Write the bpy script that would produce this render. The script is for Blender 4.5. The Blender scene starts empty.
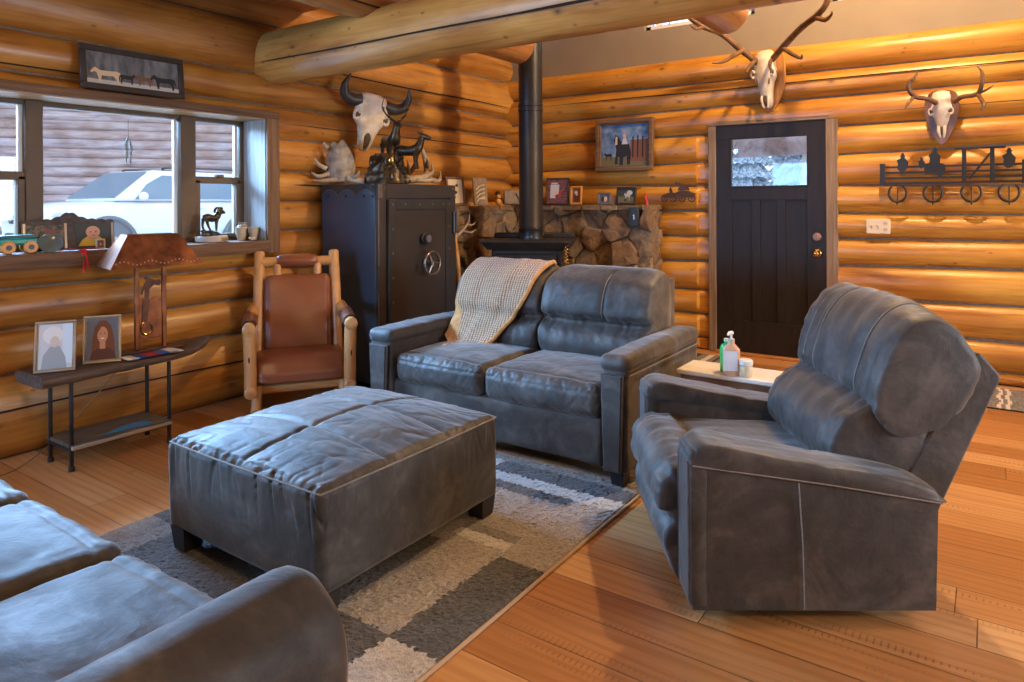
import bpy, bmesh, math, random
from mathutils import Vector, Matrix, noise
random.seed(7)
C = bpy.context.scene.collection
PI = math.pi
V = Vector
SC = bpy.context.scene

# ------------------------------------------------------------------ helpers
def rotz(a): return Matrix.Rotation(a, 4, 'Z')
def T(x, y, z): return Matrix.Translation((x, y, z))
def lerp(a, b, t): return a + (b - a) * t
def nz(x, y, z): return noise.noise((x, y, z))

def tag(o, label=None, cat=None, group=None, kind=None):
    if label: o['label'] = label
    if cat: o['category'] = cat
    if group: o['group'] = group
    if kind: o['kind'] = kind
    return o

def thing(name, label, cat, loc=(0, 0, 0), rz=0, group=None, kind=None):
    o = bpy.data.objects.new(name, None)
    C.objects.link(o)
    o.empty_display_size = .1
    o.location = loc
    o.rotation_euler = (0, 0, rz)
    return tag(o, label, cat, group, kind)

def copy_tree(o, parent=None):
    c = o.copy(); C.objects.link(c); c.parent = parent
    for ch in list(o.children): copy_tree(ch, c)
    return c

def frame_from(d):
    d = d.normalized()
    a = V((0, 0, 1)) if abs(d.z) < .9 else V((1, 0, 0))
    x = a.cross(d).normalized()
    return x, d.cross(x)

def smooth_path(pts, n=6):
    P = [V(p) for p in pts]
    out = []
    for i in range(len(P) - 1):
        p0 = P[max(i - 1, 0)]; p1 = P[i]; p2 = P[i + 1]; p3 = P[min(i + 2, len(P) - 1)]
        for k in range(n):
            t = k / n
            out.append(.5 * ((2 * p1) + (p2 - p0) * t + (2 * p0 - 5 * p1 + 4 * p2 - p3) * t * t + (3 * p1 - p0 - 3 * p2 + p3) * t ** 3))
    out.append(P[-1])
    return out

def smooth_closed(pts, n=8):
    P = [V((p[0], p[1], 0)) for p in pts]; m = len(P); out = []
    for i in range(m):
        p0, p1, p2, p3 = P[i - 1], P[i], P[(i + 1) % m], P[(i + 2) % m]
        for k in range(n):
            t = k / n
            q = .5 * ((2 * p1) + (p2 - p0) * t + (2 * p0 - 5 * p1 + 4 * p2 - p3) * t * t + (3 * p1 - p0 - 3 * p2 + p3) * t ** 3)
            out.append((q.x, q.y))
    return out

def lerp_list(vals, n):
    out = []
    for i in range(n):
        f = i / (n - 1) * (len(vals) - 1); k = min(int(f), len(vals) - 2)
        out.append(lerp(vals[k], vals[k + 1], f - k))
    return out

class MB:
    def __init__(s): s.v = []; s.f = []; s.m = []
    def add(s, vs, fs, mi=0, M=None):
        b = len(s.v)
        s.v += [(M @ V(p)) if M else V(p) for p in vs]
        s.f += [tuple(b + i for i in f) for f in fs]
        s.m += [mi] * len(fs)
        return s
    def box(s, c, d, M=None, bev=.004, mi=0, seg=1):
        bm = bmesh.new(); bmesh.ops.create_cube(bm, size=1)
        for v in bm.verts: v.co = V((v.co.x * d[0], v.co.y * d[1], v.co.z * d[2]))
        bev = min(bev, min(d) * .45)
        if bev > 0: bmesh.ops.bevel(bm, geom=bm.edges[:], offset=bev, segments=seg, affect='EDGES', profile=.5)
        bm.verts.index_update()
        MM = T(*c) if M is None else M @ T(*c)
        s.add([v.co.copy() for v in bm.verts], [[v.index for v in f.verts] for f in bm.faces], mi, MM)
        bm.free(); return s
    def bx(s, x0, x1, y0, y1, z0, z1, **k):
        return s.box(((x0 + x1) / 2, (y0 + y1) / 2, (z0 + z1) / 2), (abs(x1 - x0), abs(y1 - y0), abs(z1 - z0)), **k)
    def tube(s, pts, r, n=10, mi=0, M=None, cap=True, flat=1.0):
        P = [V(p) for p in pts]; k = len(P)
        R = [r] * k if isinstance(r, (int, float)) else (list(r) if len(r) == k else lerp_list(list(r), k))
        vs = []; fs = []; x = None
        for i in range(k):
            d = (P[min(i + 1, k - 1)] - P[max(i - 1, 0)])
            if d.length < 1e-9: d = V((0, 0, 1))
            d.normalize()
            if x is None: x, y = frame_from(d)
            else:
                x = x - d * x.dot(d)
                if x.length < 1e-6: x, y = frame_from(d)
                x.normalize(); y = d.cross(x)
            for j in range(n):
                a = 2 * PI * j / n
                vs.append(P[i] + (x * math.cos(a) + y * math.sin(a) * flat) * R[i])
        for i in range(k - 1):
            for j in range(n):
                fs.append((i * n + j, i * n + (j + 1) % n, (i + 1) * n + (j + 1) % n, (i + 1) * n + j))
        if cap:
            fs.append(tuple(range(n - 1, -1, -1))); fs.append(tuple((k - 1) * n + j for j in range(n)))
        return s.add(vs, fs, mi, M)
    def cyl(s, p0, p1, r0, r1=None, n=18, mi=0, M=None, ch=0):
        r1 = r0 if r1 is None else r1
        if ch:
            p0 = V(p0); p1 = V(p1); d = (p1 - p0).normalized() * ch
            return s.tube([p0, p0 + d, p1 - d, p1], [max(r0 - ch, .0005), r0, r1, max(r1 - ch, .0005)], n, mi, M)
        return s.tube([p0, p1], [r0, r1], n, mi, M)
    def lathe(s, prof, c=(0, 0, 0), n=24, mi=0, M=None):
        vs = []; fs = []; k = len(prof)
        for r, z in prof:
            for j in range(n):
                a = 2 * PI * j / n
                vs.append((c[0] + r * math.cos(a), c[1] + r * math.sin(a), c[2] + z))
        for i in range(k - 1):
            for j in range(n):
                fs.append((i * n + j, i * n + (j + 1) % n, (i + 1) * n + (j + 1) % n, (i + 1) * n + j))
        fs.append(tuple(range(n - 1, -1, -1))); fs.append(tuple((k - 1) * n + j for j in range(n)))
        return s.add(vs, fs, mi, M)
    def ball(s, c, r, n=14, mi=0, M=None):
        if isinstance(r, (int, float)): r = (r, r, r)
        vs = [(c[0], c[1], c[2] - r[2])]; fs = []; h = n // 2
        for i in range(1, h):
            t = -PI / 2 + PI * i / h
            for j in range(n):
                a = 2 * PI * j / n
                vs.append((c[0] + r[0] * math.cos(t) * math.cos(a), c[1] + r[1] * math.cos(t) * math.sin(a), c[2] + r[2] * math.sin(t)))
        vs.append((c[0], c[1], c[2] + r[2])); L = len(vs) - 1
        for j in range(n):
            fs.append((0, 1 + (j + 1) % n, 1 + j)); fs.append((L, L - n + j, L - n + (j + 1) % n))
        for i in range(h - 2):
            for j in range(n):
                a = 1 + i * n
                fs.append((a + j, a + (j + 1) % n, a + n + (j + 1) % n, a + n + j))
        return s.add(vs, fs, mi, M)
    def prism(s, poly, e0, e1, M=None, mi=0, plane='xz'):
        """2-D outline extruded from e0 to e1 along the third axis"""
        def P(a, b, e):
            return {'xz': (a, e, b), 'xy': (a, b, e), 'yz': (e, a, b)}[plane]
        n = len(poly)
        vs = [P(a, b, e0) for a, b in poly] + [P(a, b, e1) for a, b in poly]
        fs = [tuple(range(n)), tuple(range(2 * n - 1, n - 1, -1))]
        fs += [(i, (i + 1) % n, n + (i + 1) % n, n + i) for i in range(n)]
        return s.add(vs, fs, mi, M)
    def grid(s, fn, nu, nv, mi=0, M=None, closed_u=False):
        vs = [fn(i / nu, j / nv) for i in range(nu + (0 if closed_u else 1)) for j in range(nv + 1)]
        fs = []; w = nv + 1; m = nu if closed_u else nu + 1
        for i in range(nu):
            for j in range(nv):
                a = i * w + j; b = ((i + 1) % m) * w + j
                fs.append((a, b, b + 1, a + 1))
        return s.add(vs, fs, mi, M)
    def poly(s, pts, mi=0, M=None): return s.add(pts, [tuple(range(len(pts)))], mi, M)
    def build(s, name, mats, parent=None, smooth=38, recalc=True):
        me = bpy.data.meshes.new(name)
        me.from_pydata([tuple(p) for p in s.v], [], s.f)
        for m in (mats if isinstance(mats, (list, tuple)) else [mats]): me.materials.append(m)
        me.polygons.foreach_set('material_index', s.m)
        if recalc:
            bm = bmesh.new(); bm.from_mesh(me)
            bmesh.ops.recalc_face_normals(bm, faces=bm.faces[:])
            bm.to_mesh(me); bm.free()
        if smooth:
            me.shade_smooth(); me.set_sharp_from_angle(angle=math.radians(smooth))
        me.update()
        o = bpy.data.objects.new(name, me); C.objects.link(o)
        if parent: o.parent = parent
        return o

def cushion(mb, c, d, r=.06, n=30, puff=(0, 0, 0), disp=None, M=None, mi=0):
    """rounded, puffed box of size d around c; disp(p_local, normal) -> offset along the normal"""
    h = V(d) * .5; vs = []; key = {}; fs = []
    r = min(r, h.x, h.y, h.z)
    def pt(q):
        k = tuple(round(x, 5) for x in q)
        if k in key: return key[k]
        p = V((q[0] * h.x, q[1] * h.y, q[2] * h.z))
        core = V([max(-(h[i] - r), min(h[i] - r, p[i])) for i in range(3)])
        dlt = p - core
        nrm = dlt.normalized() if dlt.length > 1e-9 else V((0, 0, 1))
        o = core + nrm * r
        for i in range(3):
            j, k2 = (i + 1) % 3, (i + 2) % 3
            w = max(0, 1 - (o[j] / h[j]) ** 2) * max(0, 1 - (o[k2] / h[k2]) ** 2)
            o[i] += puff[i] * w * (1 if q[i] > 0 else -1) * min(1, abs(q[i])) ** 2
        if disp: o = o + nrm * disp(o, nrm)
        key[k] = len(vs); vs.append(V(c) + o); return key[k]
    mx = max(d)
    N = [max(4, int(n * d[i] / mx)) for i in range(3)]
    def warp(t): return math.sin(t * PI / 2) * .45 + t * .55
    for ax in range(3):
        a, b = (ax + 1) % 3, (ax + 2) % 3
        for sg in (-1, 1):
            idx = []
            for i in range(N[a] + 1):
                row = []
                for j in range(N[b] + 1):
                    q = [0, 0, 0]; q[ax] = sg; q[a] = warp(-1 + 2 * i / N[a]); q[b] = warp(-1 + 2 * j / N[b])
                    row.append(pt(q))
                idx.append(row)
            for i in range(N[a]):
                for j in range(N[b]):
                    fs.append((idx[i][j], idx[i + 1][j], idx[i + 1][j + 1], idx[i][j + 1]))
    return mb.add(vs, fs, mi, M)

def pillow(mb, prof, w0, w1, axis='v', nn=6, K=34, p=7, disp=None, M=None, mi=0, mn=.25):
    """closed profile (a,b) carried from w0 to w1, rounded off at both ends; returns mapping (a, w, b)"""
    pr = smooth_closed(prof, nn); n = len(pr)
    ca = sum(q[0] for q in pr) / n; cb = sum(q[1] for q in pr) / n
    vs = []; fs = []
    nrm = []
    for i in range(n):
        ta = pr[(i + 1) % n][0] - pr[i - 1][0]; tb = pr[(i + 1) % n][1] - pr[i - 1][1]
        L = math.hypot(ta, tb) or 1; nrm.append((tb / L, -ta / L))
    area = sum(pr[i][0] * pr[(i + 1) % n][1] - pr[(i + 1) % n][0] * pr[i][1] for i in range(n))
    sg = 1 if area > 0 else -1
    for k in range(K + 1):
        t = -math.cos(PI * k / K)
        t = lerp(t, -1 + 2 * k / K, .45)
        s = max(0, 1 - abs(t) ** p) ** (1 / p)
        s = lerp(mn, 1, s)
        w = lerp(w0, w1, (t + 1) / 2)
        for i, (a, b) in enumerate(pr):
            aa, bb = ca + (a - ca) * s, cb + (b - cb) * s
            e = disp(i / n, t, a, b) * sg if disp else 0
            vs.append((aa + nrm[i][0] * e, w, bb + nrm[i][1] * e))
    for k in range(K):
        for i in range(n):
            fs.append((k * n + i, k * n + (i + 1) % n, (k + 1) * n + (i + 1) % n, (k + 1) * n + i))
    fs.append(tuple(range(n))); fs.append(tuple(K * n + i for i in range(n)))
    return mb.add(vs, fs, mi, M)

# ------------------------------------------------------------------ materials
class NT:
    def __init__(s, name):
        s.m = bpy.data.materials.new(name); s.m.use_nodes = True
        s.t = s.m.node_tree; s.b = s.t.nodes['Principled BSDF']
    def n(s, ty, **kw):
        o = s.t.nodes.new(ty)
        for k, v in kw.items():
            if k.startswith('_'): setattr(o, k[1:], v)
            else:
                kk = k.replace('__', ' ')
                o.inputs[int(kk[1:]) if kk[0] == 'i' and kk[1:].isdigit() else kk].default_value = v
        return o
    def l(s, a, b): s.t.links.new(a, b)
    def coord(s, scale=(1, 1, 1), loc=(0, 0, 0), kind='Object'):
        tc = s.n('ShaderNodeTexCoord'); mp = s.n('ShaderNodeMapping')
        mp.inputs['Scale'].default_value = scale; mp.inputs['Location'].default_value = loc
        s.l(tc.outputs[kind], mp.inputs['Vector']); return mp.outputs['Vector']
    def noise(s, vec, scale=5, detail=4, rough=.55, dist=0):
        o = s.n('ShaderNodeTexNoise'); o.inputs['Scale'].default_value = scale; o.inputs['Detail'].default_value = detail
        o.inputs['Roughness'].default_value = rough; o.inputs['Distortion'].default_value = dist
        if vec: s.l(vec, o.inputs['Vector'])
        return o.outputs['Fac']
    def ramp(s, fac, stops, interp='LINEAR'):
        o = s.n('ShaderNodeValToRGB'); cr = o.color_ramp; cr.interpolation = interp
        while len(cr.elements) < len(stops): cr.elements.new(.5)
        for e, (p, c) in zip(cr.elements, stops):
            e.position = p; e.color = (*c, 1) if len(c) == 3 else c
        s.l(fac, o.inputs['Fac']); return o.outputs['Color']
    def mix(s, a, b, fac, mode='MIX'):
        o = s.n('ShaderNodeMix', _data_type='RGBA', _blend_type=mode)
        for val, sock in ((a, o.inputs[6]), (b, o.inputs[7]), (fac, o.inputs[0])):
            if isinstance(val, bpy.types.NodeSocket): s.l(val, sock)
            else: sock.default_value = val if not isinstance(val, tuple) or len(val) == 4 else (*val, 1)
        return o.outputs[2]
    def math(s, op, a, b=None, clamp=False):
        o = s.n('ShaderNodeMath', _operation=op, _use_clamp=clamp)
        for val, sock in ((a, o.inputs[0]), (b, o.inputs[1])):
            if val is None: continue
            if isinstance(val, bpy.types.NodeSocket): s.l(val, sock)
            else: sock.default_value = val
        return o.outputs[0]
    def bump(s, h, strength=.3, dist=.01, prev=None):
        o = s.n('ShaderNodeBump'); o.inputs['Strength'].default_value = strength; o.inputs['Distance'].default_value = dist
        s.l(h, o.inputs['Height'])
        if prev: s.l(prev, o.inputs['Normal'])
        return o.outputs['Normal']
    def out(s, color=None, rough=None, normal=None, **kw):
        for val, nm in ((color, 'Base Color'), (rough, 'Roughness'), (normal, 'Normal')):
            if val is None: continue
            if isinstance(val, bpy.types.NodeSocket): s.l(val, s.b.inputs[nm])
            else: s.b.inputs[nm].default_value = (*val, 1) if isinstance(val, tuple) else val
        for k, v in kw.items(): s.b.inputs[k.replace('_', ' ')].default_value = v
        return s.m

def plain(name, c, c2=None, rough=.5, metal=0, scale=8, bump=0, bscale=60, stretch=(1, 1, 1), detail=4, bdist=.004, lo=.35, hi=.65, **kw):
    t = NT(name); vec = t.coord(stretch)
    col = c
    if c2: col = t.ramp(t.noise(vec, scale, detail), [(lo, c), (hi, c2)])
    nrm = t.bump(t.noise(vec, bscale, 4), bump, bdist) if bump else None
    return t.out(col, rough, nrm, Metallic=metal, **kw)

def log_mat(name, axis, base=((.28, .100, .012), (.55, .262, .036), (.66, .352, .060)), rough=.34, knots=True):
    t = NT(name)
    st = [9, 9, 9]; st[axis] = .9
    vec = t.coord(tuple(st))
    geo = t.n('ShaderNodeNewGeometry'); rnd = geo.outputs['Random Per Island']
    vm = t.n('ShaderNodeVectorMath', _operation='ADD'); sc = t.n('ShaderNodeVectorMath', _operation='SCALE')
    cx = t.n('ShaderNodeCombineXYZ')
    for i in range(3): t.l(rnd, cx.inputs[i])
    t.l(cx.outputs[0], sc.inputs[0]); sc.inputs['Scale'].default_value = 40
    t.l(vec, vm.inputs[0]); t.l(sc.outputs[0], vm.inputs[1]); vv = vm.outputs[0]
    f = t.noise(vv, 1.1, 6, .6, .6)
    col = t.ramp(f, [(.30, base[0]), (.46, base[1]), (.68, base[2])])
    # long grain streaks
    st2 = [70, 70, 70]; st2[axis] = 2.2
    g = t.noise(t.coord(tuple(st2)), 1, 3, .6, .3)
    col = t.mix(col, t.ramp(g, [(.3, (.62, .52, .42)), (.6, (1, 1, 1))]), .5, 'MULTIPLY')
    # blotches of older varnish
    st3 = [2.2, 2.2, 2.2]; st3[axis] = 1.0
    b = t.noise(t.coord(tuple(st3), (3, 1, 7)), 1.6, 3, .5)
    col = t.mix(col, t.ramp(b, [(.35, (.60, .44, .30)), (.6, (1, 1, 1))]), .65, 'MULTIPLY')
    tint = t.ramp(rnd, [(0, (.82, .78, .72)), (.5, (1, 1, 1)), (1, (.93, .85, .75))])
    col = t.mix(col, tint, .7, 'MULTIPLY')
    h = t.noise(vv, 3.0, 5, .6)
    if knots:
        st4 = [.8, .8, 6.5]; st4[axis] = 3.0
        vo = t.n('ShaderNodeTexVoronoi'); vo.inputs['Scale'].default_value = 1.0
        vm2 = t.n('ShaderNodeVectorMath', _operation='ADD'); t.l(t.coord(tuple(st4)), vm2.inputs[0]); t.l(sc.outputs[0], vm2.inputs[1])
        t.l(vm2.outputs[0], vo.inputs['Vector'])
        wob = t.math('ADD', vo.outputs['Distance'], t.math('MULTIPLY', t.noise(vv, 6, 2), .08))
        k = t.ramp(wob, [(.07, (1, 1, 1)), (.115, (.4, .4, .4)), (.19, (0, 0, 0))])
        sep = t.n('ShaderNodeSeparateColor'); t.l(vo.outputs['Color'], sep.inputs[0])
        sel = t.math('GREATER_THAN', sep.outputs[0], .25)
        kf = t.n('ShaderNodeRGBToBW'); t.l(k, kf.inputs[0])
        km = t.math('MULTIPLY', kf.outputs[0], sel)
        col = t.mix(col, (.075, .028, .010), t.math('MULTIPLY', km, .85))
        st5 = [.9, .9, 15.0]; st5[axis] = 8.0
        v2 = t.n('ShaderNodeTexVoronoi'); v2.inputs['Scale'].default_value = 1.0
        vm3 = t.n('ShaderNodeVectorMath', _operation='ADD'); t.l(t.coord(tuple(st5)), vm3.inputs[0]); t.l(sc.outputs[0], vm3.inputs[1]); t.l(vm3.outputs[0], v2.inputs['Vector'])
        s2 = t.n('ShaderNodeSeparateColor'); t.l(v2.outputs['Color'], s2.inputs[0])
        k2 = t.math('MULTIPLY', t.ramp(v2.outputs['Distance'], [(.06, (1, 1, 1)), (.16, (0, 0, 0))]), t.math('GREATER_THAN', s2.outputs[1], .62))
        col = t.mix(col, (.13, .05, .014), t.math('MULTIPLY', k2, .7))
    nrm = t.bump(h, .25, .012)
    return t.out(col, t.ramp(f, [(.3, (rough + .1,) * 3), (.7, (rough,) * 3)]), nrm, Coat_Weight=.14, Coat_Roughness=.25)

LOGX = log_mat('log varnish along x', 0)
LOGY = log_mat('log varnish along y', 1, ((.24, .088, .014), (.46, .21, .040), (.56, .295, .070)))
BEAM = log_mat('beam varnish', 0, ((.36, .155, .034), (.60, .31, .075), (.70, .41, .12)), .40)
JOIST = log_mat('joist varnish', 1, ((.27, .11, .030), (.42, .20, .060), (.52, .28, .09)), .4)
CHINK = plain('chinking', (.10, .082, .064), (.16, .135, .11), .9, scale=30, bump=.3)
CRACK = plain('check crack', (.018, .009, .004), rough=.9)
DRYWALL = plain('drywall', (.215, .175, .135), (.24, .195, .15), .85, scale=3, bump=.08, bscale=150)
ENDGRAIN = plain('log end grain', (.46, .24, .075), (.60, .36, .14), .5, scale=9)

def floor_mat():
    t = NT('pine floor'); vec = t.coord((1, 1, 1), (0, -1.811, 0))
    sx = t.n('ShaderNodeSeparateXYZ'); t.l(vec, sx.inputs[0])
    row = t.math('FLOOR', t.math('DIVIDE', sx.outputs[1], .1764))
    wn = t.n('ShaderNodeTexWhiteNoise', _noise_dimensions='1D'); t.l(row, wn.inputs['W'])
    cv = t.n('ShaderNodeCombineXYZ'); t.l(t.math('ADD', sx.outputs[0], t.math('MULTIPLY', wn.outputs['Value'], 9.7)), cv.inputs[0]); t.l(sx.outputs[1], cv.inputs[1])
    vec = cv.outputs[0]
    br = t.n('ShaderNodeTexBrick')
    br.offset = 0; br.squash = 1
    for k, v in (('Scale', 1), ('Mortar Size', .0022), ('Mortar Smooth', .3), ('Bias', 0), ('Brick Width', 2.6), ('Row Height', .1764)):
        br.inputs[k].default_value = v
    br.inputs['Color1'].default_value = (0, 0, 0, 1); br.inputs['Color2'].default_value = (1, 1, 1, 1); br.inputs['Mortar'].default_value = (.5, .5, .5, 1)
    t.l(vec, br.inputs['Vector'])
    bw = t.n('ShaderNodeRGBToBW'); t.l(br.outputs['Color'], bw.inputs[0]); rnd = bw.outputs[0]
    col = t.ramp(rnd, [(0, (.34, .145, .045)), (.4, (.44, .205, .07)), (.7, (.52, .275, .11)), (1, (.60, .36, .17))])
    cmb = t.n('ShaderNodeCombineXYZ'); t.l(t.math('MULTIPLY', rnd, 13.7), cmb.inputs[2])
    va = t.n('ShaderNodeVectorMath', _operation='ADD'); t.l(t.coord((.8, 7, 1)), va.inputs[0]); t.l(cmb.outputs[0], va.inputs[1])
    wv = t.n('ShaderNodeTexWave', _wave_type='BANDS', _bands_direction='Y')
    wv.inputs['Scale'].default_value = 1.1; wv.inputs['Distortion'].default_value = 11; wv.inputs['Detail'].default_value = 2.5; wv.inputs['Detail Scale'].default_value = .7
    t.l(va.outputs[0], wv.inputs['Vector'])
    col = t.mix(col, t.ramp(wv.outputs['Fac'], [(.10, (.66, .54, .44)), (.5, (1.03, 1.02, 1))]), .36, 'MULTIPLY')
    g = t.noise(t.coord((2.2, 48, 1)), 1, 5, .65, .4)
    col = t.mix(col, t.ramp(g, [(.3, (.72, .64, .56)), (.6, (1, 1, 1))]), .45, 'MULTIPLY')
    # knots
    vo = t.n('ShaderNodeTexVoronoi'); vo.inputs['Scale'].default_value = 1; t.l(t.coord((2.1, 3.2, 1), (.3, .2, 0)), vo.inputs['Vector'])
    k = t.ramp(vo.outputs['Distance'], [(.02, (1, 1, 1)), (.045, (.4, .4, .4)), (.08, (0, 0, 0))])
    col = t.mix(col, (.07, .022, .008), t.math('MULTIPLY', k, .8))
    # saw marks across some boards
    sw = t.n('ShaderNodeTexWave', _wave_type='BANDS', _bands_direction='X'); sw.inputs['Scale'].default_value = 16; sw.inputs['Distortion'].default_value = .4
    t.l(t.coord((1, 1, 1)), sw.inputs['Vector'])
    msk = t.ramp(t.noise(t.coord((.7, 14, 1), (5, 2, 0)), 1, 2), [(.60, (0, 0, 0)), (.66, (1, 1, 1))])
    sm = t.math('MULTIPLY', t.ramp(sw.outputs['Fac'], [(.72, (0, 0, 0)), (.9, (1, 1, 1))]), msk)
    col = t.mix(col, (.13, .055, .022), t.math('MULTIPLY', sm, .55))
    col = t.mix(col, (.045, .018, .008), t.math('MULTIPLY', br.outputs['Fac'], .9))
    hgt = t.math('SUBTRACT', t.math('MULTIPLY', g, .25), br.outputs['Fac'])
    nrm = t.bump(hgt, .35, .004)
    return t.out(col, t.ramp(g, [(.3, (.42,) * 3), (.7, (.30,) * 3)]), nrm, Coat_Weight=.2, Coat_Roughness=.25)
FLOOR = floor_mat()

def plank_ceiling():
    t = NT('ceiling boards'); vec = t.coord((1, 1, 1))
    br = t.n('ShaderNodeTexBrick'); br.offset = .4
    for k, v in (('Scale', 1), ('Mortar Size', .003), ('Brick Width', 3.1), ('Row Height', .15)): br.inputs[k].default_value = v
    br.inputs['Color1'].default_value = (.36, .155, .04, 1); br.inputs['Color2'].default_value = (.47, .225, .065, 1); br.inputs['Mortar'].default_value = (.06, .025, .01, 1)
    t.l(vec, br.inputs['Vector'])
    g = t.noise(t.coord((1.5, 30, 1)), 1, 4, .6, .8)
    col = t.mix(br.outputs['Color'], t.ramp(g, [(.3, (.6, .48, .38)), (.6, (1, 1, 1))]), .6, 'MULTIPLY')
    vo = t.n('ShaderNodeTexVoronoi'); vo.inputs['Scale'].default_value = 1; t.l(t.coord((2.5, 4, 1)), vo.inputs['Vector'])
    k = t.ramp(vo.outputs['Distance'], [(.03, (1, 1, 1)), (.09, (0, 0, 0))])
    col = t.mix(col, (.09, .035, .012), t.math('MULTIPLY', k, .7))
    return t.out(col, .45, t.bump(t.math('MULTIPLY', br.outputs['Fac'], -1), .4, .005))
CEIL = plank_ceiling()

def barn(name, axis, a=(.20, .135, .085), b=(.30, .215, .145), c=(.10, .058, .034)):
    t = NT(name); st = [45, 45, 45]; st[axis] = 2
    g = t.noise(t.coord(tuple(st)), 1, 5, .65, .5)
    col = t.ramp(g, [(.28, c), (.5, a), (.75, b)])
    return t.out(col, .75, t.bump(g, .4, .004))
BARNZ = barn('weathered board upright', 2)
BARNX = barn('weathered board along x', 0)
BARNY = barn('weathered board along y', 1)
CASE = barn('dark stained casing', 2, (.14, .075, .038), (.21, .125, .07), (.06, .03, .016))
CASEY = barn('dark stained head', 1, (.13, .065, .032), (.20, .11, .06), (.06, .03, .016))
JAMB = barn('grey window jamb', 2, (.30, .29, .27), (.42, .41, .39), (.17, .15, .13))
VINYL = plain('taupe window frame', (.105, .070, .043), (.125, .084, .052), .5, Specular_IOR_Level=.3)
DOORM = plain('near black door paint', (.012, .009, .008), (.020, .014, .012), .5, scale=5, stretch=(6, 6, .8), bump=.12, bscale=90, Specular_IOR_Level=.25)

def glass_mat(name='window glass', tint=(.94, .97, 1)):
    t = NT(name); t.t.nodes.remove(t.b)
    tr = t.n('ShaderNodeBsdfTransparent'); tr.inputs[0].default_value = (*tint, 1)
    gl = t.n('ShaderNodeBsdfGlossy'); gl.inputs['Roughness'].default_value = .03
    fr = t.n('ShaderNodeFresnel'); fr.inputs['IOR'].default_value = 1.35
    mx = t.n('ShaderNodeMixShader'); t.l(fr.outputs[0], mx.inputs[0]); t.l(tr.outputs[0], mx.inputs[1]); t.l(gl.outputs[0], mx.inputs[2])
    t.l(mx.outputs[0], t.t.nodes['Material Output'].inputs['Surface']); return t.m
GLASS = glass_mat()

def suede():
    t = NT('grey brown suede'); vec = t.coord((1, 1, 1))
    n1 = t.noise(vec, 4.5, 6, .66, .6); n2 = t.noise(vec, 24, 5, .7)
    col = t.ramp(n1, [(.3, (.017, .0145, .0125)), (.50, (.040, .035, .031)), (.70, (.100, .090, .081))])
    col = t.mix(col, t.ramp(n2, [(.35, (.72, .71, .70)), (.65, (1.08, 1.08, 1.08))]), .7, 'MULTIPLY')
    wr = t.noise(t.coord((1, 1, 1), (4, 2, 1)), 8, 4, .6, .5)
    nb = t.bump(wr, .38, .014); nb = t.bump(t.noise(vec, 260, 3), .12, .002, nb)
    return t.out(col, t.ramp(n1, [(.3, (.68,) * 3), (.7, (.52,) * 3)]), nb, Sheen_Weight=.28, Sheen_Roughness=.4, Specular_IOR_Level=.5)
SUEDE = suede()
STITCH = plain('pale stitching', (.15, .135, .12), (.23, .21, .185), .8, scale=200)
PIPING = plain('suede piping', (.045, .04, .036), (.08, .072, .066), .6, scale=30)
FOOT = plain('black stained wood', (.012, .011, .011), (.025, .022, .02), .4)
LEATHER = plain('cognac leather', (.165, .048, .020), (.215, .070, .030), .33, scale=5, bump=.15, bscale=220, bdist=.002, Specular_IOR_Level=.5)
LEATHERD = plain('worn leather edge', (.10, .03, .014), (.20, .075, .04), .4, scale=12)
PINE = plain('peeled pine', (.40, .185, .058), (.56, .30, .11), .38, scale=2.5, stretch=(9, 9, 1.4), bump=.15, bscale=20, Coat_Weight=.2)
PINEX = plain('peeled pine along x', (.40, .185, .058), (.56, .30, .11), .38, scale=2.5, stretch=(1.4, 9, 9), bump=.15, bscale=20, Coat_Weight=.2)
PINEY = plain('peeled pine along y', (.40, .185, .058), (.56, .30, .11), .38, scale=2.5, stretch=(9, 1.4, 9), bump=.15, bscale=20, Coat_Weight=.2)
SAFEREFL = plain('safe side reflection tint', (.020, .042, .070), (.030, .056, .088), .34, scale=3, bump=.03, bscale=200, bdist=.002, Specular_IOR_Level=.9)  # blue window reflection put into the base colour of the side
SAFE = plain('dark textured safe paint', (.020, .020, .021), (.030, .030, .031), .38, scale=3, bump=.02, bscale=200, bdist=.002, Specular_IOR_Level=.5)
SAFED = plain('safe door panel', (.026, .023, .022), (.036, .032, .030), .34, scale=3, bump=.06, bscale=260, bdist=.002)
SAFEEDGE = plain('polished safe trim', (.075, .062, .055), (.15, .125, .11), .3, scale=4)
IRON = plain('black iron', (.014, .013, .013), (.028, .025, .024), .5, .3, scale=20, bump=.15, bscale=120)
STOVE = plain('matt stove black', (.022, .018, .015), (.032, .026, .022), .6, .0, scale=12, Specular_IOR_Level=.25)
PIPE = plain('stove pipe black', (.018, .016, .016), (.024, .022, .022), .36, .2)
CHROME = plain('brushed steel', (.38, .37, .36), rough=.28, metal=1)
BRASS = plain('brass', (.52, .31, .10), (.42, .24, .07), .26, 1)
BRONZE = plain('dark bronze', (.035, .026, .018), (.10, .075, .045), .33, .7, scale=18, bump=.4, bscale=40)
BONE = plain('bleached bone', (.52, .42, .29), (.74, .66, .53), .6, scale=9, bump=.3, bscale=50)
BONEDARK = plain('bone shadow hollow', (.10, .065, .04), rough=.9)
ANTLER = plain('brown antler', (.085, .038, .015), (.19, .10, .045), .45, scale=14, bump=.4, bscale=60)
ANTLERP = plain('pale antler', (.22, .155, .10), (.42, .33, .235), .55, scale=10, bump=.4, bscale=50)
PALMM = plain('weathered moose palm', (.17, .125, .085), (.38, .32, .25), .65, scale=14, bump=.5, bscale=50)
HORN = plain('black horn', (.020, .016, .013), (.055, .045, .036), .4, scale=12, bump=.5, bscale=40)
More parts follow.
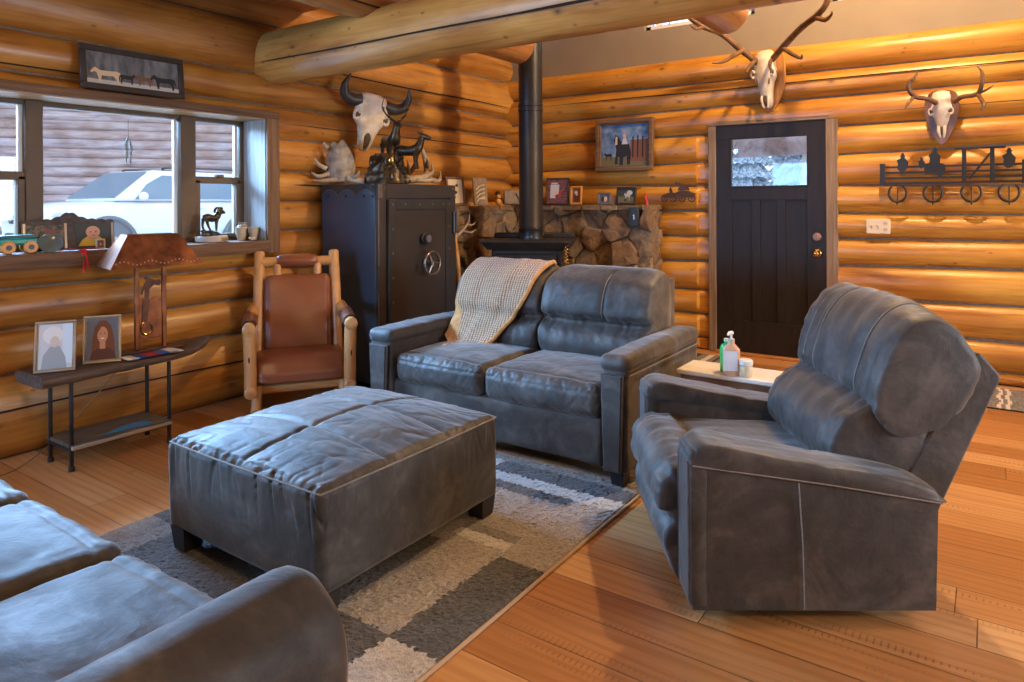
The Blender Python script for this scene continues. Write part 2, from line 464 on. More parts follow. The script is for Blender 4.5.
PLAQUE = plain('dark walnut plaque', (.10, .040, .016), (.17, .075, .03), .35, scale=4, stretch=(8, 8, 1))
PLAQUEL = plain('honey wood plaque', (.34, .15, .04), (.48, .235, .07), .35, scale=4, stretch=(8, 8, 1))
RUST = plain('rusted copper sheet', (.115, .030, .009), (.30, .095, .028), .48, .55, scale=11, bump=.15, bscale=60)
RUSTD = plain('dark rusted iron', (.055, .020, .010), (.13, .045, .018), .55, .4, scale=20)
LIVE = barn('live edge slab', 1, (.075, .045, .028), (.15, .095, .062), (.03, .017, .011))
BLACKP = plain('black plastic', (.012, .012, .013), rough=.4)
WHITEP = plain('white plastic', (.72, .70, .66), rough=.35)
SWITCHP = plain('ivory switch plate', (.62, .50, .32), rough=.4)
RED = plain('red enamel', (.45, .02, .012), rough=.4)
def knit(name, c1, c2, c3):
    t = NT(name); w = t.n('ShaderNodeTexWave', _wave_type='BANDS', _bands_direction='X'); w.inputs['Scale'].default_value = 17; w.inputs['Distortion'].default_value = 1.2; w.inputs['Detail Scale'].default_value = 6
    t.l(t.coord((1, .25, .35)), w.inputs['Vector']); w2 = t.n('ShaderNodeTexWave', _wave_type='BANDS', _bands_direction='Z'); w2.inputs['Scale'].default_value = 26; w2.inputs['Distortion'].default_value = 1
    t.l(t.coord((.2, .7, 1)), w2.inputs['Vector']); h = t.math('MULTIPLY', w.outputs['Fac'], t.math('ADD', t.math('MULTIPLY', w2.outputs['Fac'], .6), .4))
    col = t.ramp(h, [(.08, c1), (.35, c2), (.8, c3)])
    return t.out(col, .9, t.bump(h, .8, .006), Sheen_Weight=.2)
def flat(name, c, rough=.6, **k): return plain(name, c, rough=rough, **k)

# ------------------------------------------------------------------ camera
cam = bpy.data.cameras.new('camera'); camo = bpy.data.objects.new('camera', cam); C.objects.link(camo)
YAW, ROLL = .60634, -.00585
Fw = V((-math.sin(YAW), math.cos(YAW), 0)); Rt = V((math.cos(YAW), math.sin(YAW), 0)); Up = V((0, 0, 1))
R2 = Rt * math.cos(ROLL) + Up * math.sin(ROLL); U2 = Up * math.cos(ROLL) - Rt * math.sin(ROLL)
mw = Matrix((R2, U2, -Fw)).transposed().to_4x4(); mw.translation = V((0, 0, 1.36))
camo.matrix_world = mw
cam.sensor_width = 36; cam.lens = 691.7 / 1024 * 36; cam.shift_y = -(341 - 201.27) / 1024
cam.clip_start = .02; cam.clip_end = 300
SC.camera = camo

# ------------------------------------------------------------------ log walls
def log_row(mb, ax, pos, inward, s0, s1, zb, R, seed, flats=(), opening=None, crack=None, step=.16, nseg=18, flat_at=None):
    """one wall log. zb(s) -> (z_low, z_high). flats: s values at which the log is shaved flat for a trim board.
    opening: (s0, s1, z0, z1) the log is notched around."""
    ss = [s0 + (s1 - s0) * i / max(2, int((s1 - s0) / step)) for i in range(max(2, int((s1 - s0) / step)) + 1)]
    for fl in flats:
        if s0 - .01 <= fl <= s1 + .01: ss += [fl - .15, fl - .138, fl + .138, fl + .15]
    if opening: ss += [opening[0] - .002, opening[0] + .002, opening[1] - .002, opening[1] + .002]
    ss = sorted(set(round(x, 4) for x in ss if s0 <= x <= s1))
    vs = []; fs = []
    for s in ss:
        lo, hi = zb(s)
        c = (lo + hi) / 2; h = (hi - lo) / 2 * (1.045 + .035 * nz(s * .7, seed * 3.1, 2)) + .004
        rr = R * (1 + .09 * nz(s * .6, seed * 7.7, 5))
        shave = any(abs(s - fl) < .145 for fl in flats)
        for j in range(nseg):
            a = 2 * PI * j / nseg
            ca, sa = math.cos(a), math.sin(a)
            d = rr * (abs(ca) ** .62) * (1 if ca > 0 else -1) + .006 * nz(s * 1.3, a * 1.2, seed)
            z = c + h * sa + .004 * nz(s * 2, a * 2, seed + 9)
            if shave and d > flat_at: d = flat_at
            if opening and opening[0] < s < opening[1]:
                if c < opening[2] + .05: z = min(z, opening[2])
                elif c > opening[3] - .05: z = max(z, opening[3])
            p = pos + inward * d
            vs.append((p, s, z) if ax == 1 else (s, p, z))
    n = nseg
    for i in range(len(ss) - 1):
        for j in range(n):
            fs.append((i * n + j, i * n + (j + 1) % n, (i + 1) * n + (j + 1) % n, (i + 1) * n + j))
    fs.append(tuple(range(n))); fs.append(tuple((len(ss) - 1) * n + j for j in range(n)))
    mb.add(vs, fs, 0)
    if crack:
        c0, c1, off, wdt = crack
        n2 = max(4, int((c1 - c0) / .2)); A = []; B = []
        for i in range(n2 + 1):
            s = lerp(c0, c1, i / n2); lo, hi = zb(s); c = (lo + hi) / 2; h = (hi - lo) / 2
            o = off + .07 * nz(s * .8, seed, 1); w = wdt * min(1, 6 * i / n2, 6 * (1 - i / n2)) * (1 + .5 * nz(s * 3, seed, 3))
            for lst, oo in ((A, o + w), (B, o - w)):
                sa = max(-.97, min(.97, oo)); ca = math.sqrt(1 - sa * sa)
                rr = R * (1 + .09 * nz(s * .6, seed * 7.7, 5)) * ca ** .62 + .0095
                p = pos + inward * rr; z = c + h * sa
                lst.append((p, s, z) if ax == 1 else (s, p, z))
        k = n2 + 1
        mb.add(A + B, [(i, i + 1, k + i + 1, k + i) for i in range(n2)], 1)

# left wall (runs along y, window in it)
LB = [(0, 0), (.445, .455), (.685, .69), (.905, .905), (1.15, 1.15), (1.37, 1.36), (1.60, 1.58), (1.84, 1.82), (2.08, 2.06), (2.31, 2.26), (2.66, 2.65), (2.92, 2.92)]
def lz(i):
    a, b = LB[i], LB[i + 1]
    def f(s):
        t = (s - 1.5) / 3.8
        return lerp(a[0], a[1], t), lerp(b[0], b[1], t)
    return f
WO = (1.17, 3.09, 1.03, 2.0)
mb = MB()
for i in range(11):
    lo, hi = lz(i)(2.2); f = lz(i)
    kw = dict()
    if lo > WO[2] - .03 and hi < WO[3] + .02:
        log_row(mb, 1, -4.45, 1, -3.6, -2.1, f, .172, i * 2 + 1, **kw); log_row(mb, 1, -4.45, 1, -.3, WO[0], f, .172, i * 2 + 1.2, **kw)  # second gap added out of view to admit cool fill
        log_row(mb, 1, -4.45, 1, WO[1], 6.42, f, .172, i * 2 + 1.5, crack={5: (3.3, 3.75, .1, .06), 6: (3.4, 5.2, -.5, .02)}.get(i), **kw)
    else:
        ov = WO if (lo < WO[2] < hi or lo < WO[3] < hi) else None
        log_row(mb, 1, -4.45, 1, -3.6, 6.42, f, .172 if hi - lo < .3 else .192, i * 2 + 1, opening=ov,
                crack={0: (-.2, 3.9, .22, .022), 7: (3.2, 6.1, -.1, .03), 9: (3.3, 6.2, -.45, .028), 8: (.6, 2.6, -.75, .03)}.get(i), **kw)
wl = mb.build('wall_left', [LOGY, CRACK], smooth=50)
tag(wl, 'left wall of stacked honey varnished logs around the wide window', 'wall', kind='structure')
mb = MB()
mb.bx(-4.53, -4.345, -3.6, -2.1, 0, 2.95, bev=0).bx(-4.53, -4.345, -2.1, -.3, 0, WO[2], bev=0).bx(-4.53, -4.345, -2.1, -.3, WO[3], 2.95, bev=0).bx(-4.53, -4.345, -.3, WO[0], 0, 2.95, bev=0).bx(-4.53, -4.345, WO[1], 6.2, 0, 2.95, bev=0)
mb.bx(-4.53, -4.345, WO[0], WO[1], 0, WO[2], bev=0).bx(-4.53, -4.345, WO[0], WO[1], WO[3], 2.95, bev=0)
mb.build('chinking', CHINK, wl, smooth=0)

# back wall (runs along x, door in it)
BB = [(0, 0), (.105, .085), (.325, .312), (.54, .575), (.80, .84), (1.035, 1.05), (1.26, 1.24), (1.50, 1.455), (1.70, 1.75), (1.96, 1.965), (2.195, 2.215), (2.435, 2.42), (2.665, 2.66)]
def bz(i):
    a, b = BB[i], BB[i + 1]
    def f(s):
        t = (s + 2.4) / 2.4
        return lerp(a[0], a[1], t), lerp(b[0], b[1], t)
    return f
DO = (-2.06, -1.09, -.05, 2.05)
mb = MB()
for i in range(12):
    lo, hi = bz(i)(-1.6); f = bz(i); kw = dict(flat_at=.128)
    if hi < DO[3] + .06:
        log_row(mb, 0, 6.30, -1, -4.6, DO[0], f, .17, 40 + i * 2, flats=(DO[0],), **kw)
        log_row(mb, 0, 6.30, -1, -1.032, 4.6, f, .17, 41 + i * 2, crack={7: (-.9, 1.4, -.45, .012)}.get(i), **kw)
    else:
        log_row(mb, 0, 6.30, -1, -4.6, 4.6, f, .17 if i < 11 else .185, 40 + i * 2, opening=DO if lo < DO[3] else None,
                crack={10: (-4.0, 2.0, .25, .045), 9: (-.9, 2.2, -.25, .02)}.get(i), **kw)
wb = mb.build('wall_back', [LOGX, CRACK], smooth=50)
tag(wb, 'back wall of stacked golden logs around the black door', 'wall', kind='structure')
mb = MB()
mb.bx(-4.4, DO[0], 6.19, 6.38, 0, 2.6, bev=0).bx(DO[1], 4.5, 6.19, 6.38, 0, 2.6, bev=0).bx(DO[0], DO[1], 6.19, 6.38, DO[3], 2.6, bev=0)
mb.build('chinking', CHINK, wb, smooth=0)

# painted gable above the back logs, with two high windows
GZ0 = 2.60
def roof_z(x): return 3.02 + .52 * (x + 4.62) if x < .3 else 3.02 + .52 * (4.92 - (x - .3))
wins = [(-2.74, -1.70, 2.99, 4.0), (-1.08, -.04, 2.99, 4.0)]
mb = MB()
def gp(x0, x1, zb0, full=True, ztop=None):
    xs = [x0] + ([.3] if x0 < .3 < x1 else []) + [x1]
    poly = [(x0, zb0), (x1, zb0)] + [(x, (roof_z(x) if ztop is None else ztop)) for x in reversed(xs)]
    mb.prism(poly, 6.2, 6.38)
gp(-4.62, -2.74, GZ0); gp(-1.70, -1.08, GZ0); gp(-.04, 4.62, GZ0)
for a, b, z0, z1 in wins:
    gp(a, b, GZ0, ztop=z0); gp(a, b, z1)
wg = mb.build('wall_gable', DRYWALL, smooth=0)
tag(wg, 'tan painted gable wall above the back logs', 'wall', kind='structure')
WHITEV = plain('white window vinyl', (.70, .72, .74), rough=.4)
for k, (a, b, z0, z1) in enumerate(wins):
    w = thing('window_%d' % (k + 2), 'high gable window above the elk skull' if k == 0 else 'high gable window right of the elk antler', 'window', ((a + b) / 2, 6.3, z0), kind='structure')
    h = (b - a) / 2; H = z1 - z0; m = MB()
    m.bx(-h, h, -.05, .03, 0, .045).bx(-h, h, -.05, .03, H - .045, H).bx(-h, -h + .05, -.05, .03, 0, H).bx(h - .05, h, -.05, .03, 0, H).bx(-h + .09, -h + .13, -.03, .02, 0, H)
    m.build('window_frame', WHITEV, w)
    MB().bx(-h + .02, h - .02, -.006, .006, .02, H - .02, bev=0).build('pane', GLASS, w)

# remaining shell
fl = MB().bx(-4.6, 4.6, -3.7, 6.4, -.12, 0, bev=0).build('floor', FLOOR, smooth=0)
tag(fl, 'wide plank pine floor with saw marks', 'floor', kind='structure')
ce = MB().bx(-4.45, 4.6, -3.7, 3.42, 2.80, 2.86, bev=0).build('ceiling', CEIL, smooth=0)
tag(ce, 'board ceiling carried on round log joists', 'ceiling', kind='structure')
mb = MB()
mb.prism([(-4.8, 2.93), (.3, roof_z(.3)), (5.4, 2.93), (5.4, 3.06), (.3, roof_z(.3) + .14), (-4.8, 3.06)], -3.8, 6.5)
rf = mb.build('ceiling_vault', CEIL, smooth=0); tag(rf, 'sloped board ceiling under the roof', 'ceiling', kind='structure')

def round_log(mb, p0, p1, r, seed, n=22, k=16, taper=0):
    P0, P1 = V(p0), V(p1); d = P1 - P0; x, y = frame_from(d)
    vs = []; fs = []
    for i in range(k + 1):
        t = i / k
        for j in range(n):
            a = 2 * PI * j / n
            rr = r * (1 - taper * t) * (1 + .025 * nz(t * d.length * .8, seed, 1) + .012 * nz(t * d.length, math.cos(a) * 1.5 + seed, math.sin(a) * 1.5))
            vs.append(P0 + d * t + (x * math.cos(a) + y * math.sin(a)) * rr)
    for i in range(k):
        for j in range(n): fs.append((i * n + j, i * n + (j + 1) % n, (i + 1) * n + (j + 1) % n, (i + 1) * n + j))
    mb.add(vs, fs, 0)
    mb.add(vs[:n], [tuple(range(n))], 1); mb.add(vs[-n:], [tuple(range(n))], 1)
    return mb

BY, BZ, BR = 3.17, 2.415, .190
m = round_log(MB(), (-4.5, BY, BZ), (4.6, BY, BZ), BR, 3, 26, 40)
A = []; B = []
for i in range(61):
    x = lerp(-4.25, 2.5, i / 60)
    for lst, s in ((A, 1), (B, -1)):
        a = math.radians(201 + 3 * nz(x * .8, 2, 2)) + s * (.028 + .016 * nz(x * 2, 5, 1)) * min(1, i / 3)
        lst.append((x, BY + math.cos(a) * (BR + .013), BZ + math.sin(a) * (BR + .013)))
m.add(A + B, [(i, i + 1, 61 + i + 1, 61 + i) for i in range(60)], 2)
bo = m.build('ceiling_beam', [BEAM, ENDGRAIN, CRACK], smooth=50)
tag(bo, 'long cracked log beam crossing under the ceiling from the left wall', 'beam', kind='structure')
for k, x in enumerate((-3.22, -1.49, .34, 2.1)):
    m = round_log(MB(), (x, -3.6, 2.652), (x, 4.76, 2.652), .15, 10 + k * 3, 22, 30)
    A = []; B = []
    for i in range(41):
        y = lerp(-3, 4.6, i / 40)
        for lst, s in ((A, 1), (B, -1)):
            a = math.radians(-38) + s * .035 * min(1, i / 3, (40 - i) / 3) + .05 * nz(y, k, 3)
            lst.append((x + math.cos(a) * .1545, y, 2.652 + math.sin(a) * .1545))
    m.add(A + B, [(i, i + 1, 41 + i + 1, 41 + i) for i in range(40)], 2)
    j = m.build('ceiling_joist', [JOIST, ENDGRAIN, CRACK], smooth=50)
    tag(j, ['log joist nearest the left wall, passing over the beam', 'log joist whose end shows above the elk antler', 'log joist over the middle of the room', 'log joist nearest the right wall'][k], 'joist', kind='structure')

# unseen walls behind and right of the viewer, with daylight openings
def plain_wall(name, ax, pos, inward, s0, s1, op, label):
    m = MB(); H = 2.9; n = 12
    for i in range(n):
        z0, z1 = H * i / n, H * (i + 1) / n; f = (lambda a, b: (lambda s: (a, b)))(z0, z1)
        if z0 > op[2] - .1 and z1 < op[3] + .1:
            log_row(m, ax, pos, inward, s0, op[0], f, .17, i + 70, step=.6, nseg=12); log_row(m, ax, pos, inward, op[1], s1, f, .17, i + 80, step=.6, nseg=12)
        else: log_row(m, ax, pos, inward, s0, s1, f, .17, i + 70, step=.6, nseg=12)
    return tag(m.build(name, [LOGY if ax == 1 else LOGX, CRACK], smooth=50), label, 'wall', kind='structure')
plain_wall('wall_right', 1, 4.6, -1, -3.6, 6.4, (2.6, 5.2, .6, 2.2), 'right log wall with a picture window')
plain_wall('wall_front', 0, -3.65, 1, -4.5, 4.5, (-4.1, -2.5, .7, 2.2), 'log wall behind the viewer with an added opening for fill light')

# ------------------------------------------------------------------ wide window in the left wall
w1 = thing('window_1', 'wide three part window in the left log wall', 'window', (-4.45, 2.13, 1.03), kind='structure')
LW = T(4.45, -2.13, -1.03)   # world -> local
m = MB(); m.bx(-4.262, -4.236, 3.058, 3.16, 1.0, 2.01, M=LW, bev=.003); m.build('side_casing', CASE, w1)
m = MB(); m.bx(-4.262, -4.236, 1.10, 1.2, 1.0, 2.03, M=LW, bev=.003); m.build('side_casing', BARNZ, w1)
m = MB(); m.bx(-4.264, -4.232, 1.08, 3.16, 1.962, 2.012, M=LW, bev=.004); m.build('head_casing', CASEY, w1)
m = MB(); m.bx(-4.60, -4.262, 1.19, 3.075, 1.955, 1.975, M=LW, bev=0); m.build('head_jamb', PINEY, w1)
m = MB(); m.bx(-4.60, -4.262, 3.055, 3.085, 1.08, 1.96, M=LW, bev=0).bx(-4.60, -4.262, 1.175, 1.205, 1.08, 1.96, M=LW, bev=0); m.build('jamb', JAMB, w1)
m = MB(); m.grid(lambda u, v: (lerp(-4.60, -4.235 + .012 * nz(v * 9, 1, 1), u), lerp(1.12, 3.075, v), 1.092), 4, 40, M=LW)
m.grid(lambda u, v: (-4.235 + .012 * nz(v * 9, 1, 1) + .012 * math.sin(u * PI), lerp(1.12, 3.075, v), lerp(1.092, 1.008, u)), 4, 40, M=LW)
m.grid(lambda u, v: (lerp(-4.60, -4.235 + .012 * nz(v * 9, 1, 1), u), lerp(1.12, 3.075, v), 1.008), 4, 40, M=LW)
m.bx(-4.6, -4.26, 1.12, 3.073, 1.012, 1.088, bev=0, M=LW)
m.build('sill', CASEY, w1)
xa, xb = -4.585, -4.515
m = MB()
m.bx(xa, xb, 1.205, 3.056, 1.086, 1.112, M=LW).bx(xa, xb, 1.205, 3.056, 1.927, 1.957, M=LW).bx(xa, xb, 1.205, 1.235, 1.09, 1.955, M=LW).bx(xa, xb, 3.026, 3.056, 1.09, 1.955, M=LW)
m.bx(xa, xb + .015, 1.652, 1.742, 1.09, 1.955, M=LW).bx(xa, xb + .015, 2.567, 2.675, 1.09, 1.955, M=LW)
m.build('window_frame', VINYL, w1)
for (a, b) in ((1.235, 1.652), (2.675, 3.026)):
    m = MB()
    m.bx(xa + .01, xb + .008, a, b, 1.497, 1.545, M=LW)
    m.bx(xa + .01, xb + .008, a, b, 1.112, 1.142, M=LW).bx(xa + .01, xb + .008, a, a + .036, 1.11, 1.52, M=LW).bx(xa + .01, xb + .008, b - .036, b, 1.11, 1.52, M=LW)
    m.cyl((-4.505, (a + b) / 2 - .03, 1.55), (-4.505, (a + b) / 2 + .03, 1.55), .012, M=LW)
    m.build('sash', VINYL, w1)
    MB().bx(-4.556, -4.550, a, b, 1.52, 1.93, M=LW, bev=0).build('pane', GLASS, w1)
    MB().bx(-4.546, -4.540, a + .02, b - .02, 1.12, 1.51, M=LW, bev=0).build('pane', GLASS, w1)
MB().bx(-4.556, -4.550, 1.74, 2.57, 1.1, 1.935, M=LW, bev=0).build('pane', GLASS, w1)
# pale vinyl lip at the panes
m = MB()
LIP = plain('pale vinyl lip', (.55, .56, .55), rough=.4)
for y in (1.650, 2.560, 3.016): m.bx(-4.56, -4.535, y - .022, y, 1.11, 1.93, M=LW, bev=.002)
m.build('glazing_bead', LIP, w1)

# ------------------------------------------------------------------ black entry door
d1 = thing('door_1', 'near black panelled entry door with a small glass light', 'door', (-1.575, 6.15, 0), kind='structure')
LD = T(1.575, -6.15, 0)
x0, x1, yf = -2.035, -1.115, 6.145
gx0, gx1, gz0, gz1 = -1.893, -1.266, 1.482, 1.895
m = MB()
m.bx(x0, x1, yf, yf + .045, gz1, 2.02, M=LD, bev=.002); m.bx(x0, gx0, yf, yf + .045, .025, gz1, M=LD, bev=.002); m.bx(gx1, x1, yf, yf + .045, .025, gz1, M=LD, bev=.002)
m.bx(gx0, gx1, yf, yf + .045, 1.36, gz0, M=LD, bev=.002); m.bx(gx0, gx1, yf, yf + .045, .025, .30, M=LD, bev=.002)
m.bx(gx0, gx1, yf + .016, yf + .03, .30, 1.36, M=LD, bev=0)
wd = (gx1 - gx0)
for k in (1, 2):
    xc = gx0 + wd * k / 3
    m.bx(xc - .035, xc + .035, yf, yf + .04, .30, 1.36, M=LD, bev=.002)
m.build('door_panel', DOORM, d1)
MB().bx(gx0, gx1, yf + .018, yf + .024, gz0, gz1, M=LD, bev=0).build('pane', GLASS, d1)
m = MB()
for a, b, c, d in ((gx0 - .012, gx1 + .012, gz1, gz1 + .014), (gx0 - .012, gx1 + .012, gz0 - .014, gz0), (gx0 - .014, gx0, gz0, gz1), (gx1, gx1 + .014, gz0, gz1)): m.bx(a, b, yf - .006, yf + .012, c, d, M=LD, bev=.003)
m.build('glass_bead', DOORM, d1)
for z, big in ((1.052, 0), (.915, 1)):
    m = MB(); c = (-1.19, z)
    m.cyl((c[0], yf - .012, c[1]), (c[0], yf + .002, c[1]), .034, M=LD, ch=.004)
    if big: m.cyl((c[0], yf - .045, c[1]), (c[0], yf - .01, c[1]), .012, M=LD); m.ball((c[0], yf - .062, c[1]), (.029, .022, .029), M=LD)
    else: m.cyl((c[0], yf - .024, c[1]), (c[0], yf - .01, c[1]), .022, M=LD, ch=.003); m.bx(c[0] - .004, c[0] + .004, yf - .036, yf - .02, c[1] - .014, c[1] + .014, M=LD)
    m.build('door_knob' if big else 'deadbolt', BRASS if big else plain('aged copper', (.26, .11, .06), rough=.35, metal=1), d1)
MB().bx(-2.10, -2.032, 6.135, 6.20, 0, 2.03, M=LD, bev=.004).bx(-2.10, -2.075, 6.16, 6.3, 0, 2.03, M=LD, bev=.004).build('side_casing', BARNZ, d1)
MB().bx(-1.118, -1.03, 6.135, 6.20, 0, 2.03, M=LD, bev=.004).build('side_casing', BARNZ, d1)
MB().bx(-2.11, -1.025, 6.13, 6.20, 2.022, 2.098, M=LD, bev=.004).build('head_casing', BARNX, d1)
MB().bx(-2.04, -1.11, 6.10, 6.22, 0, .024, M=LD, bev=.004).build('threshold', plain('threshold oak', (.36, .15, .04), (.45, .20, .06), .4, stretch=(2, 12, 1)), d1)

# ------------------------------------------------------------------ outside
SNOW = plain('thin snow and gravel', (.50, .50, .52), (.72, .74, .78), .85, scale=.6)
g = MB(); zg = .10
g.bx(-70, -4.72, -50, 80, zg - .3, zg, bev=0).bx(-4.72, 60, 6.55, 80, zg - .3, zg, bev=0).bx(4.85, 60, -50, 6.55, zg - .3, zg, bev=0).bx(-4.72, 4.85, -50, -3.9, zg - .3, zg, bev=0)
tag(g.build('ground', SNOW, smooth=0), 'pale snowy yard outside the windows', 'ground', kind='structure')

WLOG = log_mat('weathered grey log', 1, ((.33, .25, .27), (.52, .42, .44), (.64, .53, .53)), .8, knots=False)
bl = thing('log_building', 'weathered grey brown log building behind the white car', 'building', (-19.7, 9.5, zg), rz=-math.radians(35))
m = MB()
for i in range(27):
    z0 = i * .25
    log_row(m, 1, 0, 1, -16, 18, (lambda a: (lambda s: (a, a + .25)))(z0), .13, 200 + i, step=1.2, nseg=10)
m.build('wall', [WLOG, CRACK], bl, smooth=50)
MB().prism([(-6, 6.7), (1.4, 6.2), (1.4, 6.35), (-6, 6.9)], -16.6, 18.6).build('roof', plain('brown metal roof', (.10, .07, .06), rough=.5), bl, smooth=0)

# white off-road wagon parked along the window
CARW = plain('white car paint', (.80, .82, .84), rough=.25, Coat_Weight=.5)
CARG = plain('dark car glass', (.16, .23, .29), rough=.08, Specular_IOR_Level=.8)
CARB = plain('black car trim', (.035, .037, .04), rough=.5)
car = thing('car', 'white off road car parked outside the window', 'car', (-13.93, 5.09, .134), rz=.061)
car.scale = (1.027,) * 3
m = MB()   # local: y runs from nose (0) to tail (4.82), +x is the side the window sees
st = [(0.0, .84, .50, 1.02), (.04, .90, .45, 1.10), (.16, .93, .42, 1.16), (.5, .95, .40, 1.21), (1.2, .955, .40, 1.25), (1.5, .955, .40, 1.25), (3.0, .955, .40, 1.25), (4.5, .945, .42, 1.24), (4.74, .91, .46, 1.20), (4.82, .84, .52, 1.10)]
def csec(hw, zb, zt): return [(-hw * .55, zb), (-hw * .93, zb + .06), (-hw, zb + .3), (-hw, zt - .17), (-hw * .96, zt - .07), (-hw * .84, zt - .015), (0, zt + .015), (hw * .84, zt - .015), (hw * .96, zt - .07), (hw, zt - .17), (hw, zb + .3), (hw * .93, zb + .06), (hw * .55, zb)]
vs = []; fs = []; ns = 13
for y, hw, zb, zt in st: vs += [(x, y, z) for x, z in csec(hw, zb, zt)]
for i in range(len(st) - 1):
    for j in range(ns): fs.append((i * ns + j, i * ns + (j + 1) % ns, (i + 1) * ns + (j + 1) % ns, (i + 1) * ns + j))
fs += [tuple(range(ns)), tuple((len(st) - 1) * ns + j for j in range(ns))]
m.add(vs, fs)
bs = [(.90, 1.02, 1.24), (.90, 4.74, 1.22), (.76, 4.52, 1.80), (.75, 1.80, 1.82)]
gv = []
for hw, y, z in bs: gv += [(-hw, y, z), (hw, y, z)]
bm = bmesh.new(); bv = [bm.verts.new(p) for p in gv]
for f in ((0, 1, 3, 2), (2, 3, 5, 4), (4, 5, 7, 6), (6, 7, 1, 0), (0, 2, 4, 6), (1, 7, 5, 3)): bm.faces.new([bv[i] for i in f])
bmesh.ops.recalc_face_normals(bm, faces=bm.faces[:]); bmesh.ops.bevel(bm, geom=bm.edges[:], offset=.07, segments=3, affect='EDGES', profile=.5); bm.verts.index_update()
m.add([v.co.copy() for v in bm.verts], [[v.index for v in f.verts] for f in bm.faces]); bm.free()
m.build('body', CARW, car, smooth=30)
def on_side(y, z, off=.012):   # point on the greenhouse side
    t = (z - 1.23) / .57; return (lerp(.90, .758, t) + off + .006, y, z)
def side_poly(pts, name, mat, off=.012):
    q = MB(); n = len(pts); a = [on_side(y, z, off) for y, z in pts]; b = [on_side(y, z, off - .02) for y, z in pts]
    q.add(a + b, [tuple(range(n)), tuple(range(2 * n - 1, n - 1, -1))] + [(i, (i + 1) % n, n + (i + 1) % n, n + i) for i in range(n)])
    q.build(name, mat, car, smooth=0)
side_poly([(1.40, 1.27), (2.58, 1.27), (2.58, 1.71), (1.98, 1.72), (1.66, 1.55)], 'side_window', CARG)
side_poly([(2.68, 1.27), (3.66, 1.27), (3.62, 1.71), (2.68, 1.71)], 'side_window', CARG)
side_poly([(3.78, 1.30), (4.54, 1.30), (4.42, 1.70), (3.74, 1.71)], 'side_window', CARG)
q = MB(); A = [(-.80, 1.09, 1.29), (.80, 1.09, 1.29), (.69, 1.75, 1.775), (-.69, 1.75, 1.775)]
q.add([V(p) + V((0, -.02, .02)) for p in A] + [V(p) + V((0, .02, -.02)) for p in A], [(0, 1, 2, 3), (7, 6, 5, 4), (0, 1, 5, 4), (1, 2, 6, 5), (2, 3, 7, 6), (3, 0, 4, 7)])
q.build('windscreen', CARG, car, smooth=0)
for yc in (.90, 3.69):
    for sx in (1, -1):
        w = MB(); w.cyl((sx * .70, yc, .395), (sx * .955, yc, .395), .395, n=28, ch=.04); wh = w.build('wheel', CARB, car)
        r = MB(); r.cyl((sx * .95, yc, .395), (sx * .972, yc, .395), .25, n=24, ch=.01)
        for k in range(6):
            a = k * PI / 3; r.tube([(sx * .975, yc, .395), (sx * .975, yc + .24 * math.cos(a), .395 + .24 * math.sin(a))], .035, n=6)
        r.build('rim', plain('wheel rim', (.35, .36, .38), rough=.3, metal=.6), wh)
        a_ = MB()
        arc = [(sx * .958, yc + .50 * math.cos(t), .42 + .52 * math.sin(t)) for t in [PI * i / 16 for i in range(17)]]
        a_.tube(arc, .045, n=8); n0 = len(arc)
        a_.add([(sx * .957, yc, .42)] + arc, [(0, i, i + 1) for i in range(1, n0)])
        a_.build('wheel_arch', plain('shaded wheel well', (.16, .18, .20), rough=.8), car)
h = MB(); h.ball((.80, .12, .98), (.17, .10, .085), n=16); h.build('headlight', plain('headlight lens', (.45, .50, .55), rough=.1), car)
h = MB(); h.ball((-.80, .12, .98), (.17, .10, .085), n=16); h.build('headlight', plain('headlight lens', (.45, .50, .55), rough=.1), car)
h = MB(); h.bx(-.55, .55, -.02, .08, .84, 1.02, bev=.03).bx(-.70, .70, -.03, .1, .52, .70, bev=.04); h.build('grille', CARB, car)
h = MB(); h.ball((1.07, 1.46, 1.32), (.11, .07, .085), n=14); h.tube([(.9, 1.50, 1.28), (1.03, 1.48, 1.30)], .03); h.build('wing_mirror', CARW, car)
for sx in (1, -1):
    h = MB(); h.tube(smooth_path([(sx * .66, 2.1, 1.82), (sx * .68, 2.25, 1.875), (sx * .68, 4.2, 1.87), (sx * .66, 4.35, 1.81)]), .018); h.build('roof_rail', CARB, car)
for y in (2.55, 3.58):
    h = MB(); h.tube([(.965, y, 1.10), (.985, y + .03, 1.10), (.985, y + .17, 1.10), (.965, y + .2, 1.10)], .015); h.build('door_handle', CARW, car)

